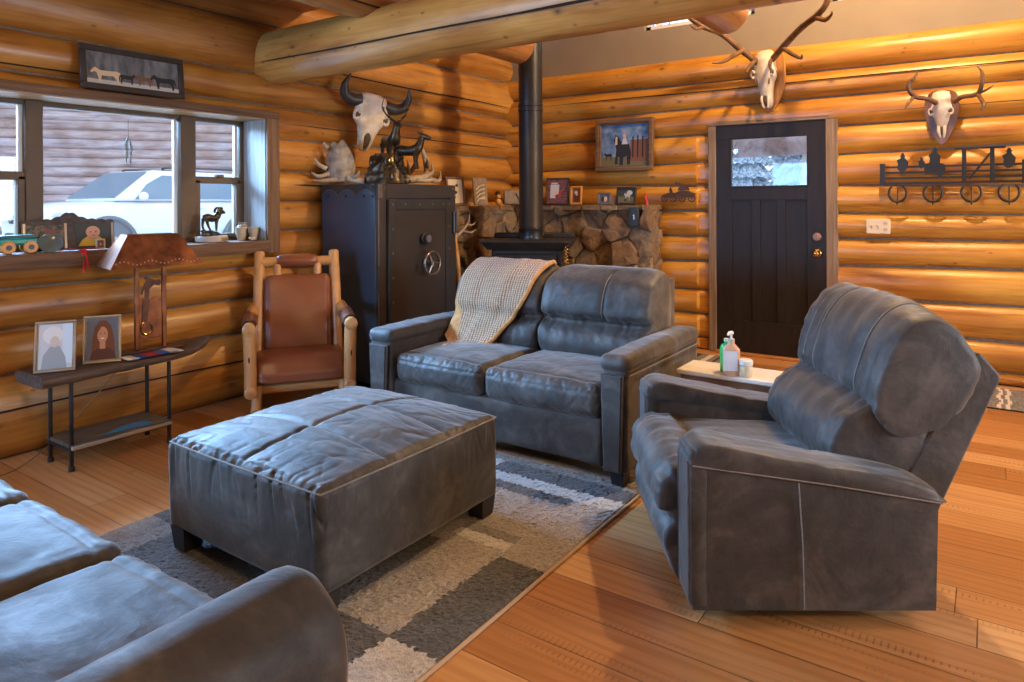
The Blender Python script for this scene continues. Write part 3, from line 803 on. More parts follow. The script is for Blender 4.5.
# porch and trees seen through the door light
po = thing('porch', 'log porch beam and post seen through the door glass', 'porch', (-2.9, 9.2, zg))
m = round_log(MB(), (-4, 0, 1.98), (5, 0, 2.03), .19, 50); m.build('beam', [WLOG, ENDGRAIN], po)
m = round_log(MB(), (-3.5, -2.6, 2.35), (.2, .2, 2.0), .10, 55); m.build('brace', [WLOG, ENDGRAIN], po)
for x in (-.62, 1.02): round_log(MB(), (x, 0, 0), (x, 0, 1.85), .07, 52).build('post', [LIP if x > 0 else WLOG, ENDGRAIN], po)
NEEDLE = plain('frosted needles', (.16, .20, .23), (.62, .68, .74), .9, scale=16)
proto = thing('conifer_tree', 'frosted conifer beyond the porch', 'tree', (-3.4, 19.0, zg), group='conifers beyond the porch')
m = MB()
for i in range(17):
    z = .4 + i * .38; r = .95 * (1 - i / 18) + .08; n = 26; vs = []; fs = []
    vs.append((0, 0, z + .75))
    for j in range(n):
        a = 2 * PI * j / n + i; rr = r * (1 if j % 2 else .68) * random.uniform(.85, 1.12); vs.append((rr * math.cos(a), rr * math.sin(a), z - .12 * rr * (1 if j % 2 else .3)))
    m.add(vs, [(0, 1 + j, 1 + (j + 1) % n) for j in range(n)] + [tuple(range(n, 0, -1))])
m.build('foliage', NEEDLE, proto, smooth=0)
MB().cyl((0, 0, 0), (0, 0, 6), .16, .04).build('trunk', plain('conifer bark', (.06, .04, .03), rough=.9), proto)
for x, y, s in ((-5.6, 19.6, 1.0), (-7.7, 19.2, .9), (-4.6, 22.5, 1.2), (-7.0, 22.6, 1.1), (-2.0, 22.0, 1.1), (-1.0, 19.5, .9), (-3.3, 26, 1.4), (-6.0, 26.5, 1.35), (-.5, 26.5, 1.4), (-5.0, 31, 1.6), (-1.8, 31, 1.6)):
    c = copy_tree(proto); c.location = (x, y, zg); c.scale = (s, s, s)

# ------------------------------------------------------------------ light
w = bpy.data.worlds.new('sky'); SC.world = w; w.use_nodes = True
bg = w.node_tree.nodes['Background']; bg.inputs[0].default_value = (.62, .78, 1, 1); bg.inputs[1].default_value = 2.4
def area(name, loc, target, sx, sy, power, col):
    l = bpy.data.lights.new(name, 'AREA'); l.shape = 'RECTANGLE'; l.size = sx; l.size_y = sy; l.energy = power; l.color = col
    o = bpy.data.objects.new(name, l); C.objects.link(o); o.location = loc
    o.rotation_euler = (V(target) - V(loc)).to_track_quat('-Z', 'Y').to_euler(); return o
def point(name, loc, power, col, r=.06):
    l = bpy.data.lights.new(name, 'POINT'); l.energy = power; l.color = col; l.shadow_soft_size = r
    o = bpy.data.objects.new(name, l); C.objects.link(o); o.location = loc; return o
COOL = (.335, .61, 1.0); WARM = (1.0, .68, .34)
area('daylight_left_window', (-5.6, 1.9, 2.85), (-2.6, 2.1, .2), 2.6, 1.8, 2500, COOL)
area('cool_fill_rear_left', (-5.0, -1.2, 1.8), (-1.5, 1.5, .6), 2.0, 1.2, 650, COOL)  # cool fill through an added gap in the unseen part of the left wall
area('daylight_right_window', (5.1, 3.9, 1.7), (0, 3.4, .2), 2.4, 1.5, 290, (.78, .88, 1))
area('cool_fill_front', (-3.3, -4.1, 1.6), (-2.9, 3, .9), 1.6, 1.4, 230, (.27, .54, 1.0))  # added blue fill for the seat fronts, through an unseen opening
point('pendant_lamp', (-.45, 4.75, 3.9), 400, WARM, .07)
point('rear_warm_fill', (1.6, .2, 2.5), 105, WARM, .12)  # general warm fill added behind the viewer, no fixture seen
point('vault_lamp', (2.6, 4.3, 3.6), 150, WARM, .1)
point('loft_warm_fill', (-2.2, .4, 2.62), 46, WARM, .12)  # added warm fill for the left side, not a known fixture of the room

SC.view_settings.view_transform = 'Standard'; SC.view_settings.look = 'None'
SC.view_settings.exposure = .12; SC.view_settings.gamma = 1; SC.view_settings.use_curve_mapping = False
SC.cycles.use_denoising = True
SC.cycles.max_bounces = 8; SC.cycles.diffuse_bounces = 4; SC.cycles.glossy_bounces = 3; SC.cycles.transparent_max_bounces = 12
SC.cycles.sample_clamp_indirect = 6

# ------------------------------------------------------------------ furniture
def gather(freq, amp, ax, seed, edge=None):
    """soft creases running away from a seam: varies fast along axis ax"""
    def f(p, n):
        a = [p.x * 5, p.y * 5, p.z * 5]; a[ax] = p[ax] * freq
        w = nz(a[0] + seed, a[1], a[2]) + .5 * nz(a[0] * 1.9 + 3, a[1] * 1.3 + seed, a[2] * 1.3)
        return amp * w * (edge(p) if edge else 1)
    return f
def crease(n, w): return max(0, 1 - abs(n) / w)
def groove(d, w): return math.exp(-(d / w) ** 2)

def taper_leg(mb, x, y, z0, z1, a0, a1, M=None):
    vs = []
    for z, a in ((z0, a0), (z1, a1)): vs += [(x - a, y - a, z), (x + a, y - a, z), (x + a, y + a, z), (x - a, y + a, z)]
    return mb.add(vs, [(3, 2, 1, 0), (4, 5, 6, 7), (0, 1, 5, 4), (1, 2, 6, 5), (2, 3, 7, 6), (3, 0, 4, 7)], 0, M)

# ---- ottoman
ott = thing('ottoman', 'large square grey suede ottoman in the middle of the patchwork rug', 'ottoman', (-2.195, 1.925, 0))
hx, hy = .450, .482
def od(p, n):
    fx, fy = p.x, p.y; d = 0
    up = max(0, n.z)
    if up > .2:
        g = max(groove(fy - .16, .012), groove(fy + .16, .012), groove(fx - .02, .012))
        d -= .010 * g * up
        bxp = max(0, 1 - abs((abs(fx - .02) - .22) / .22)) * max(0, 1 - abs(((fy + .48) % .32 - .16) / .16))
        d += .010 * bxp * up
        # creases from hands and seats, radiating from the seams
        d += .0035 * up * nz(fx * 9 + fy * 5, fy * 22 - fx * 4, 3) - up * (.0034 * crease(nz(fx * 2.6 + fy * 2, fy * 8 - fx * 2, 3), .09) + .0022 * crease(nz(fx * 6 - fy * 4, fy * 9 + fx * 2, 6), .09) + .004 * crease(nz(fx * 4, fy * 15, 8), .2) * abs(fx / hx) ** 3 + .005 * crease(nz(fx * 14, fy * 4, 12), .2) * max(0, -fy / hy) ** 3)
    # gathers below the top seam on the side faces
    zt = (p.z - .10) / .17
    if abs(n.x) + abs(n.y) > .3 and p.z > -.02:
        e = max(0, min(1, (p.z + .03) / .16)) 
        d += .012 * e * (.6 * nz(fx * 22, fy * 22, p.z * 3) - .9 * crease(nz(fx * 17 + p.z * 3, fy * 17, p.z * 3 + 4), .15)) * (1 if n.y < -.3 else .45)
    d += .006 * nz(fx * 3, fy * 3, p.z * 3 + 2)
    return d
m = MB(); cushion(m, (0, 0, .275), (hx * 2, hy * 2, .35), .035, 150, (.012, .012, .056), od)
m.build('body', SUEDE, ott, smooth=80)
m = MB(); zt = .436
for sx, sy, ex, ey in ((-1, -1, 1, -1), (1, -1, 1, 1), (1, 1, -1, 1), (-1, 1, -1, -1)):
    pts = []
    for i in range(25):
        t = i / 24; x = lerp(sx, ex, t) * (hx + .004); y = lerp(sy, ey, t) * (hy + .004)
        b = 1 - (2 * t - 1) ** 2
        if sx == ex: x += sx * .009 * b
        else: y += sy * .009 * b
        pts.append((x * (.985 - .012 * (1 - b) ** 6), y * (.985 - .012 * (1 - b) ** 6), zt - .004 * (1 - b) ** 4))
    m.tube(pts, .0035, 6)
m.build('stitching', STITCH, ott)
for x, y in ((-.39, -.43), (.39, -.43), (.39, .43), (-.39, .43)):
    taper_leg(MB(), x, y, .021, .115, .036, .046).build('leg', FOOT, ott)

# ---- loveseat and sofa share their cushions' make
def seat_disp(hw, hd, front):
    def f(p, n):
        d = 0
        fr = max(0, (-p.y * front - hd * .35) / (hd * .65))        # towards the front edge
        if n.z > .3:
            d += .004 * nz(p.x * 14 + p.y * 6, p.y * 9, 2) + .002 * fr * nz(p.x * 30, p.y * 6, 4) - .0028 * fr * crease(nz(p.x * 11 + p.y * 3, p.y * 3, 4), .14) - .0025 * crease(nz(p.x * 6 - p.y * 5, p.y * 8 + p.x * 3, 9), .07)
            d -= .007 * groove(-p.y * front - hd * .80, .010)
        if abs(n.y) > .4 and -p.y * front > 0:
            d += .0035 * nz(p.x * 16 + p.z * 8, 2, p.z * 4) - .0042 * crease(nz(p.x * 11 + p.z * 8, 2, p.z * 3), .15) - .0024 * crease(nz(p.x * 18 - p.z * 10, 7, p.z * 4), .14)
            d -= .006 * groove(p.z - .045, .008)
        return d
    return f

def arm_part(parent, x0, x1, yf, yb, z0, z1, front, lab=None):
    """padded arm with a tapered, piped front panel; front = -1 when it faces -y"""
    xc = (x0 + x1) / 2; wd = x1 - x0; m = MB()
    L = abs(yb - yf)
    cushion(m, (xc, (yf + yb) / 2, (z0 + z1 - .05) / 2), (wd - .018, L - .01, z1 - .05 - z0), .02, 46, (.006, 0, 0), lambda p, n: .003 * nz(p.x * 5, p.y * 5, p.z * 5))
    a = m.build('arm', SUEDE, parent, smooth=80)
    m = MB()
    def cd(p, n):
        return .0045 * nz(p.x * 8, p.y * 7, 1) + .005 * max(0, n.z) * nz(p.x * 10, p.y * 26, 3) - .008 * groove(p.y * -front - L * .16, .01) * (1 if n.z > -.5 else 0)
    cushion(m, (xc, (yf + yb) / 2 + front * .004, z1 - .040), (wd + .012, L + .012, .080), .036, 50, (.004, .004, .012), cd)
    m.build('arm_pad', SUEDE, a, smooth=80)
    # front panel, wider at the top
    m = MB(); yp = yf + front * .026; t = wd * .36; b = wd * .27; zt, zb = z1 - .088, z0 + .012
    poly = [(xc - b, zb), (xc + b, zb), (xc + t, zt), (xc - t, zt)]
    q = [(xc + (x - xc) * .93, zb + (z - zb) * .985 + .004) for x, z in poly]
    m.add([(x, yf, z) for x, z in poly] + [(x, yp, z) for x, z in q], [(0, 1, 2, 3), (7, 6, 5, 4)] + [(i, (i + 1) % 4, 4 + (i + 1) % 4, 4 + i) for i in range(4)])
    m.build('front_panel', SUEDE, a, smooth=30)
    m = MB(); m.tube([(x, yf + front * .012, z) for x, z in poly + poly[:1]], .0075, 8); m.build('piping', PIPING, a)
    # long seam down the outer side
    m = MB(); xo = x1 + .0005 if xc > 0 else x0 - .0005
    m.tube([(xo, yf - front * .02, z1 - .092), (xo, yb + front * .02, z1 - .092)], .003, 6)
    m.build('seam', STITCH, a)
    return a

love = thing('loveseat', 'grey suede two seat loveseat with a knitted throw over its left back', 'loveseat', (-2.243, 3.41, 0))
m = MB(); cushion(m, (0, -.02, .20), (1.42, .86, .235), .02, 50, (0, .004, 0), lambda p, n: .004 * nz(p.x * 4, p.y * 4, p.z * 6)); m.build('base', SUEDE, love, smooth=80)
arm_part(love, .712, .858, -.485, .47, .085, .635, -1); arm_part(love, -.838, -.650, -.485, .47, .085, .605, -1)
for sx in (-1, 1):
    m = MB(); cushion(m, (.356 if sx > 0 else -.322, -.165, .392), (.70 if sx > 0 else .64, .63, .165), .05, 96, (.006, .014, .026), seat_disp(.35, .315, 1)); m.build('seat_cushion', SUEDE, love, smooth=80)
m = MB(); m.prism([(.22, .12), (.47, .12), (.50, .90), (.36, .90)], -.70, .70, plane='yz'); m.build('back_frame', SUEDE, love, smooth=30)
BACKP = [(.30, .90), (.335, .945), (.40, .955), (.46, .90), (.46, .70), (.42, .46), (.30, .44), (.10, .45), (.055, .52), (.075, .60), (.125, .655), (.105, .70), (.118, .78), (.17, .87), (.235, .925)]
BACKP = [(.235, .935), (.32, .965), (.41, .955), (.47, .89), (.47, .70), (.43, .46), (.28, .445), (.09, .45), (.045, .52), (.065, .60), (.132, .655), (.088, .708), (.098, .79), (.15, .885)]
def back_disp(seed):
    def f(u, t, a, b):
        d = .004 * nz(a * 6, t * 4, b * 6 + seed)
        if .44 < b < .95 and a < .30:
            near = max(groove(b - .66, .05), .25)
            d += .008 * near * nz(t * 9, b * 5, seed) - near * (.009 * crease(nz(t * 7 + b * 4, b * 5, seed), .15) + .005 * crease(nz(t * 13 - b * 8, b * 6, seed + 3), .12))
            if b > .66: d -= .012 * groove(t - .2, .03) * min(1, (b - .64) / .06)
            d += .007 * groove(b - .58, .05) * nz(t * 9 + b * 20, 1, seed)
        return d
    return f
for sx in (-1, 1):
    m = MB(); pillow(m, BACKP, *((.004, .708) if sx > 0 else (-.655, -.004)), K=60, nn=7, p=6, disp=back_disp(sx + 5), mn=.55)
    bc = m.build('back_cushion', SUEDE, love, smooth=80)
    m = MB(); pr = smooth_closed(BACKP, 7)
    for t in (.2,):
        pts = [(a - .000, (.356 if sx > 0 else -.33) + t * .345, b) for a, b in pr if b > .67 and a < .33]
        pts.sort(key=lambda q: q[2]); m.tube([(V((q[1], 0, 0)) + V((0, q[0] - (-.004 if q[2] < .93 else 0), q[2] - (.012 if q[2] > .93 else 0)))) for q in pts], .0028, 6)
    m.build('stitching', STITCH, bc)
# the pillow helper lays its profile out as (a, w, b): turn those meshes so that a runs along y and w along x
for o in [c for c in love.children if c.name.startswith('back_cushion')]:
    o.data.transform(Matrix(((0, 1, 0, 0), (1, 0, 0, 0), (0, 0, 1, 0), (0, 0, 0, 1)))); o.data.flip_normals()
for x in (-.79, .79):
    for y in (-.43, .42): taper_leg(MB(), x, y, .021 if y < 0 else 0, .095, .030, .038).build('leg', FOOT, love)

sofa = thing('sofa', 'long grey suede sofa in the near corner, seen from behind its right arm', 'sofa', (-2.15, .44, 0))
# local: front is +y
m = MB(); cushion(m, (0, 0, .20), (2.0, .90, .235), .02, 40); m.build('base', SUEDE, sofa, smooth=80)
def big_arm(x0, x1, sgn):
    prof = [(x0, .09), (x1, .09), (x1 + sgn * .002 + (.004 if sgn > 0 else 0), .40), (x1 + (.006 if sgn > 0 else 0), .49), (x1 - .012, .565), (x1 - .07, .612), ((x0 + x1) / 2, .622), (x0 + .07, .612), (x0 + .012, .565), (x0, .49)]
    m = MB(); K = 40; pr = smooth_closed(prof, 5); n = len(pr); vs = []; fs = []
    cx, cz = (x0 + x1) / 2, .34
    for k in range(K + 1):
        t = k / K; y = lerp(-.45, .512, t); e = max(0, (y - .44) / .072); s = math.sqrt(max(.02, 1 - e * e)) if e > 0 else 1
        s = lerp(.72, 1, s)
        for a, b in pr:
            w = .004 * nz(a * 9, y * 7, b * 7)
            vs.append((cx + (a - cx) * s + w, y, lerp(b, cz + (b - cz) * s, 1 if b > .4 else .25) + w))
    for k in range(K):
        for i in range(n): fs.append((k * n + i, k * n + (i + 1) % n, (k + 1) * n + (i + 1) % n, (k + 1) * n + i))
    fs += [tuple(range(n)), tuple(K * n + i for i in range(n))]
    m.add(vs, fs); a = m.build('arm', SUEDE, sofa, smooth=80)
    xo = x1 + .0065 if sgn > 0 else x0 - .0065
    m = MB(); m.tube([(xo - sgn * .002, y, .475) for y in [lerp(-.44, .44, i / 12) for i in range(13)]], .003, 6)
    arc = [(p[0], .10, p[1]) for p in smooth_closed(prof, 5) if p[1] > .475]
    m.tube([(q[0], -.02, q[2] + .002) for q in sorted(arc, key=lambda q: q[0] * 1)], .0028, 6)
    m.build('stitching', STITCH, a)
big_arm(.872, 1.105, 1); big_arm(-1.105, -.872, -1)
for k, xc in enumerate((-.58, 0, .58)):
    m = MB(); cushion(m, (xc, .13, .388), (.578, .70, .165), .055, 64, (.006, .012, .030), seat_disp(.289, .35, -1)); m.build('seat_cushion', SUEDE, sofa, smooth=80)
m = MB(); m.prism([(-.46, .12), (-.24, .12), (-.34, .90), (-.49, .90)], -.87, .87, plane='yz'); m.build('back_frame', SUEDE, sofa, smooth=30)
for k, xc in enumerate((-.58, 0, .58)):
    m = MB(); pillow(m, [(-a - .02, b) for a, b in BACKP], xc - .287, xc + .287, K=30, nn=5, p=6, mn=.55)
    o = m.build('back_cushion', SUEDE, sofa, smooth=80); o.data.transform(Matrix(((0, 1, 0, 0), (1, 0, 0, 0), (0, 0, 1, 0), (0, 0, 0, 1)))); o.data.flip_normals()
for x in (-1.04, 1.04):
    for y in (-.40, .42): taper_leg(MB(), x, y, .0, .095, .030, .038).build('leg', FOOT, sofa)

# ---- recliner: local x runs from its front to its back, local y from the near side to the far side
rec = thing('recliner', 'grey suede rocker recliner angled at the right, back tilted', 'recliner', (-.784, 2.114, 0), rz=math.radians(34.0))
rec.scale = (1, .92, 1)
ARM = [(0.0, .062), (.772, .062), (.79, .34), (.785, .405), (.745, .468), (.68, .498), (.40, .535), (.05, .578), (.008, .565), (-.004, .53)]
def rec_arm(y0, y1, outer):
    m = MB(); n = len(ARM); yc = (y0 + y1) / 2
    body = [(0.004, .062), (.768, .062), (.778, .405), (.016, .525)]
    NB = 24
    def side(u, v):
        a = lerp(lerp(body[0][0], body[1][0], u), lerp(body[3][0], body[2][0], u), v); b = lerp(lerp(body[0][1], body[1][1], u), lerp(body[3][1], body[2][1], u), v)
        return a, b
    for y, s in ((y0 + .006, -1), (y1 - .006, 1)):
        m.grid(lambda u, v: (side(u, v)[0], y + s * (.010 * math.sin(PI * u) * math.sin(PI * v) + .003 * nz(u * 5, v * 5, y * 9)), side(u, v)[1]), NB, NB)
    for pa, pb in ((0, 1), (1, 2), (2, 3), (3, 0)):
        a, b = body[pa], body[pb]
        m.grid(lambda u, v: (lerp(a[0], b[0], u), lerp(y0 + .006, y1 - .006, v), lerp(a[1], b[1], u)), 8, 3)
    bm_ = m.build('arm', SUEDE, rec, smooth=40)
    cap = [(-.006, .515), (.10, .505), (.45, .455), (.79, .400), (.792, .415), (.775, .440), (.735, .458), (.68, .474), (.55, .500), (.40, .525), (.20, .562), (.07, .588), (.022, .583), (.0, .558)]
    m = MB(); pillow(m, cap, y0 - .004, y1 + .004, K=24, nn=5, p=5, mn=.80, disp=lambda u, t, a, b: .0025 * nz(a * 9, t * 3, b * 9) - .006 * groove(a - .43, .006))
    m.build('arm_pad', SUEDE, bm_, smooth=80)
    m = MB(); e = y0 - .002 if outer < 0 else y1 + .002
    m.tube([(a, e, b) for a, b in ((.005, .521), (.10, .508), (.45, .459), (.785, .403))], .003, 6)
    m.tube([(.335, e - outer * -.0065, .47), (.345, e + outer * .0095, .28), (.352, e + outer * .002, .07)], .0022, 6)
    m.build('stitching', STITCH, bm_)
    m = MB(); cushion(m, (.026, yc, .318), (.066, (y1 - y0) - .004, .505), .020, 24); m.build('front_panel', SUEDE, bm_, smooth=60)
    m = MB(); m.tube([(-.004, y0 + .016, .09), (-.005, y0 + .016, .53), (-.005, y1 - .016, .53), (-.004, y1 - .016, .09)], .005, 8); m.build('piping', PIPING, bm_)
rec_arm(0, .175, -1); rec_arm(.825, 1.0, 1)
m = MB(); pillow(m, [(.02, .30), (.0, .38), (.03, .43), (.20, .438), (.45, .43), (.70, .40), (.74, .30), (.40, .26)], .178, .822, K=40, nn=6, p=10, mn=.7,
                 disp=lambda u, t, a, b: .006 * nz(a * 7, t * 6, 3)); m.build('seat_cushion', SUEDE, rec, smooth=80)
def foot_d(u, t, a, b):
    d = .006 * nz(a * 5, t * 5, b * 8)
    e = max(0, (abs(t) - .55) / .45)
    d += .016 * e * nz(a * 34, t * 2, b * 34) + .006 * nz(t * 12 + b * 8, 1, b * 10)
    return d
m = MB(); pillow(m, [(.10, .30), (.10, .43), (.03, .468), (-.045, .462), (-.098, .41), (-.108, .34), (-.075, .275), (-.02, .245), (.05, .25)], .176, .835, K=50, nn=8, p=5, mn=.55, disp=foot_d)
m.build('footrest', SUEDE, rec, smooth=80).location.x = .03
m = MB(); pillow(m, [(.06, .26), (-.03, .275), (-.078, .245), (-.085, .18), (-.055, .10), (-.02, .055), (.02, .05), (.05, .10)], .178, .83, K=40, nn=7, p=7, mn=.75, disp=lambda u, t, a, b: .008 * nz(t * 7, a * 5, b * 12))
m.build('lower_footrest', SUEDE, rec, smooth=80).location.x = .03
# back shell
SH = [(.78, .40), (.83, .30), (.872, .268), (.892, .275), (1.118, .752), (1.112, .772), (1.05, .842), (1.03, .838)]
m = MB(); m.prism(SH, .165, .84); b_ = m.build('back_shell', SUEDE, rec, smooth=25); b_.location.x = -.04
md = b_.modifiers.new('round', 'BEVEL'); md.width = .012; md.segments = 3; md.limit_method = 'ANGLE'
def droop(m):
    for v in m.v:
        k = max(0, (.46 - v.y) / .32)
        v.z -= .05 * k * k
HEAD = [(.705, .655), (.682, .715), (.700, .80), (.742, .905), (.805, .978), (.885, 1.005), (.955, .975), (1.010, .905), (1.040, .835), (1.005, .745), (.945, .672), (.87, .630), (.77, .615)]
def head_d(u, t, a, b):
    d = .005 * nz(a * 5, t * 5, b * 5)
    d -= .007 * max(groove(t - .5, .022), groove(t + .55, .022)) * (1 if a < .95 else .4)
    d += .010 * (1 - abs(t)) * nz(t * 4, a * 3 + b * 3, 7)
    e = max(0, (abs(t) - .62) / .38)
    d += .014 * e * (nz(a * 5 + b * 22, t * 3, 2)) - .004 * groove(abs(t) - .80, .02)
    d += .006 * groove(b - .67, .06) * nz(t * 16, a * 5, 1)
    return d
m = MB(); pillow(m, HEAD, .140, .850, K=64, nn=8, p=13, mn=.86, disp=head_d); droop(m); hd = m.build('head_cushion', SUEDE, rec, smooth=80); hd.location.x = -.04
pr = smooth_closed(HEAD, 8); m = MB()
for t, s in ((-.55, 1), (.5, 1), (-.80, .975), (.80, .975)):
    ca = sum(q[0] for q in pr) / len(pr); cb = sum(q[1] for q in pr) / len(pr)
    yy = lerp(.140, .850, (t + 1) / 2)
    k = s * .992
    pts = [(ca + (a - ca) * k, yy, cb + (b - cb) * k) for a, b in pr if a < .98 and b > .64 or (b > .9)]
    m.tube(pts, .0028, 6)
droop(m)
m.build('stitching', STITCH, hd)
LUM = [(.60, .41), (.552, .455), (.540, .53), (.572, .60), (.640, .655), (.715, .685), (.80, .66), (.88, .58), (.86, .46), (.78, .415), (.70, .40)]
def lum_d(u, t, a, b):
    d = .006 * nz(a * 6, t * 5, b * 6) + .011 * groove(b - .46, .09) * nz(t * 13, b * 9, 5) + .009 * max(0, (abs(t) - .5) * 2) * nz(t * 10, a * 24, b * 24)
    return d - .005 * groove(abs(t) - .80, .02)
m = MB(); pillow(m, LUM, .168, .835, K=56, nn=8, p=9, mn=.8, disp=lum_d); m.build('lumbar_cushion', SUEDE, rec, smooth=80).location.x = -.035
m = MB(); m.bx(.10, .66, .22, .78, .025, .062, bev=.004); m.bx(.62, .80, .20, .80, .062, .36, bev=.01)
m.lathe([(.30, 0), (.30, .018), (.27, .026), (.06, .028), (.06, .06)], (.40, .5, 0), 28); m.build('swivel_base', IRON, rec)

# ---- throw over the loveseat
THROW = NT('knitted throw'); vv = THROW.coord((1, 1, 1), kind='UV') if False else THROW.coord((1, 1, 1))
KN = knit('cream knit', (.20, .115, .06), (.42, .27, .155), (.54, .37, .24))
KO = plain('ochre knit', (.44, .20, .055), (.58, .30, .10), .9, scale=40, bump=.5, bscale=160, Sheen_Weight=.3)
thr = thing('throw_blanket', 'cream and ochre knitted throw draped over the loveseat back', 'blanket', (-2.75, 3.62, .46))
path = [(.36, .55), (.40, .72), (.405, .86), (.365, .965), (.30, .995), (.22, .972), (.13, .905), (.07, .80), (.045, .72), (.055, .66), (.02, .60), (-.02, .53), (-.06, .50), (-.14, .497), (-.30, .494)]
path = [(a + .0, b) for a, b in path]
PS = [(q.x, q.y) for q in smooth_path([(a, b, 0) for a, b in path], 8)]
def tp(s, w, off=0):
    f = s * (len(PS) - 1); k = min(int(f), len(PS) - 2); t = f - k
    a = lerp(PS[k][0], PS[k + 1][0], t); b = lerp(PS[k][1], PS[k + 1][1], t)
    da, db = PS[k + 1][0] - PS[k][0], PS[k + 1][1] - PS[k][1]; L = math.hypot(da, db)
    na, nb = db / L, -da / L
    # right edge slants to the left on the way down
    sk = max(0, s - .30)
    x0 = lerp(-.285, -.335, s) - .05 * sk; x1 = lerp(.22, .285, min(1, s * 3)) - .52 * sk - .02 * math.sin(s * 9)
    x = lerp(x0, x1, w)
    rip = .0035 * math.sin(w * 15 + s * 4) * min(1, s * 2) + .002 * math.sin(w * 31 - s * 6) + .0025 * math.sin(s * 330) * (1 if .04 < w < .86 else 0)
    o = off + rip + .008
    return V((.155 + .07 + x, 3.45 + a - na * o - 3.66, b - nb * o - .46))
def tend(w):   # the bottom edge comes to a point near the right
    return lerp(.80, .985, min(1, w / .62)) if w < .62 else lerp(.985, .88, (w - .62) / .38)
m = MB()
for off in (0.0, .009):
    m.grid(lambda u, v: tp(u * tend(v), v, off), 190, 26)
for off in (0, 1):   # the lower left corner shows the ochre side
    for i in range(190):
        for j in range(26):
            w = (j + .5) / 26; e = tend(w)
            if w / .42 + (1 - (i + .5) / 190) * e / .26 < 1: m.m[off * 190 * 26 + i * 26 + j] = 1
nb = len(m.v) // 2
for i in range(190):   # close the long edges
    for j in (0, 26):
        a, b = i * 27 + j, (i + 1) * 27 + j; m.f.append((a, b, nb + b, nb + a)); m.m.append(0)
for j in range(26):
    for i in (0, 190):
        a, b = i * 27 + j, i * 27 + j + 1; m.f.append((a, b, nb + b, nb + a)); m.m.append(0)
to = m.build('knit', [KN, KO], thr, smooth=70)
m = MB()
m.tube([tp(s * tend(1) , 1.0, .010) for s in [i / 70 for i in range(71)]], .013, 8)
m.tube([tp(s * tend(1) , .965, .014) for s in [i / 70 for i in range(71)]], .008, 8)
m.tube([tp(s * tend(0), 0.0, .008) for s in [i / 70 for i in range(71)]], .008, 8)
m.tube([tp(tend(w), w, .008) for w in [i / 24 for i in range(25)]], .010, 8)
m.build('ochre_border', KO, thr)
# ---- leather and log rocking chair: local front is -y
rk = thing('rocking_chair', 'peeled log rocking chair padded in brown leather, beside the safe', 'rocking chair', (-3.80, 2.98, 0), rz=math.radians(54))
def logbar(pts, r, mat, name, par, k=6, n=14):
    m = MB(); P = smooth_path(pts, k) if len(pts) > 2 else [V(pts[0]).lerp(V(pts[1]), i / 8) for i in range(9)]
    R = [r * (1 + .05 * nz(i * .7, r * 50, pts[0][0] * 9)) for i in range(len(P))]
    d0 = (P[0] - P[1]).normalized(); d1 = (P[-1] - P[-2]).normalized()
    P = [P[0] + d0 * .008] + P + [P[-1] + d1 * .008]; R = [r * .72] + R + [r * .72]
    m.tube(P, R, n); return m.build(name, mat, par)
for s in (-1, 1):
    logbar([(s * .262, .10, .20), (s * .258, .17, .50), (s * .250, .30, 1.01)], .037, PINE, 'back_post', rk)
    a = logbar([(s * .305, -.335, .585), (s * .305, -.10, .60), (s * .29, .22, .63)], .040, PINEY, 'arm', rk)
    m = MB(); m.grid(lambda u, v: (s * .305 + .047 * math.sin(lerp(-1.9, 1.9, v)), lerp(-.285, .05, u), .592 + .012 * u + .047 * math.cos(lerp(-1.9, 1.9, v))), 10, 14)
    m.build('arm_leather', LEATHERD, a)
    p = logbar([(s * .305, -.285, .56), (s * .300, -.29, .40), (s * .297, -.30, .175)], .038, PINE, 'arm_post', rk)
    m = MB(); m.ball((s * .305 , -.325, .40), (.006, .006, .02)); m.build('knot', CRACK, p)
    logbar([(s * .297, -.33, .20), (s * .292, .0, .215), (s * .285, .22, .24)], .038, PINEY, 'seat_rail', rk)
    logbar([(s * .26, -.24, .22), (s * .27, -.26, .06)], .032, PINE, 'leg', rk)
    logbar([(s * .26, .16, .24), (s * .27, .20, .065)], .032, PINE, 'leg', rk)
    logbar([(s * .27, -.42, .075), (s * .27, -.2, .040), (s * .27, .05, .034), (s * .27, .26, .052), (s * .27, .42, .095)], .032, PINEY, 'rocker', rk)
tr = logbar([(-.235, .282, .945), (.235, .282, .945)], .036, PINEX, 'top_rail', rk)
m = MB(); m.tube([(x_, .276, .95) for x_ in (-.135, -.12, -.06, .06, .12, .135)], [.036, .046, .050, .050, .046, .036], 18); m.build('rail_leather', LEATHER, tr)
for s in (-1, 1): logbar([(s * .13, .24, .83), (s * .135, .255, .925)], .027, PINE, 'spindle', rk)
logbar([(-.28, -.20, .195), (.28, -.20, .195)], .036, PINEX, 'front_rail', rk)
logbar([(-.24, .17, .24), (.24, .17, .24)], .032, PINEX, 'rear_rail', rk)
m = MB(); pillow(m, [(-.30, .325), (-.315, .275), (-.27, .235), (.10, .265), (.16, .30), (.14, .37), (-.10, .395), (-.25, .385)], -.27, .27, K=36, nn=6, p=5, mn=.6, disp=lambda u, t, a, b: .004 * nz(a * 5, t * 3, b * 5))
o = m.build('seat_pad', LEATHER, rk, smooth=80); o.data.transform(Matrix(((0, 1, 0, 0), (1, 0, 0, 0), (0, 0, 1, 0), (0, 0, 0, 1)))); o.data.flip_normals()
Mb = T(0, .185, .60) @ Matrix.Rotation(math.radians(-14.5), 4, 'X')
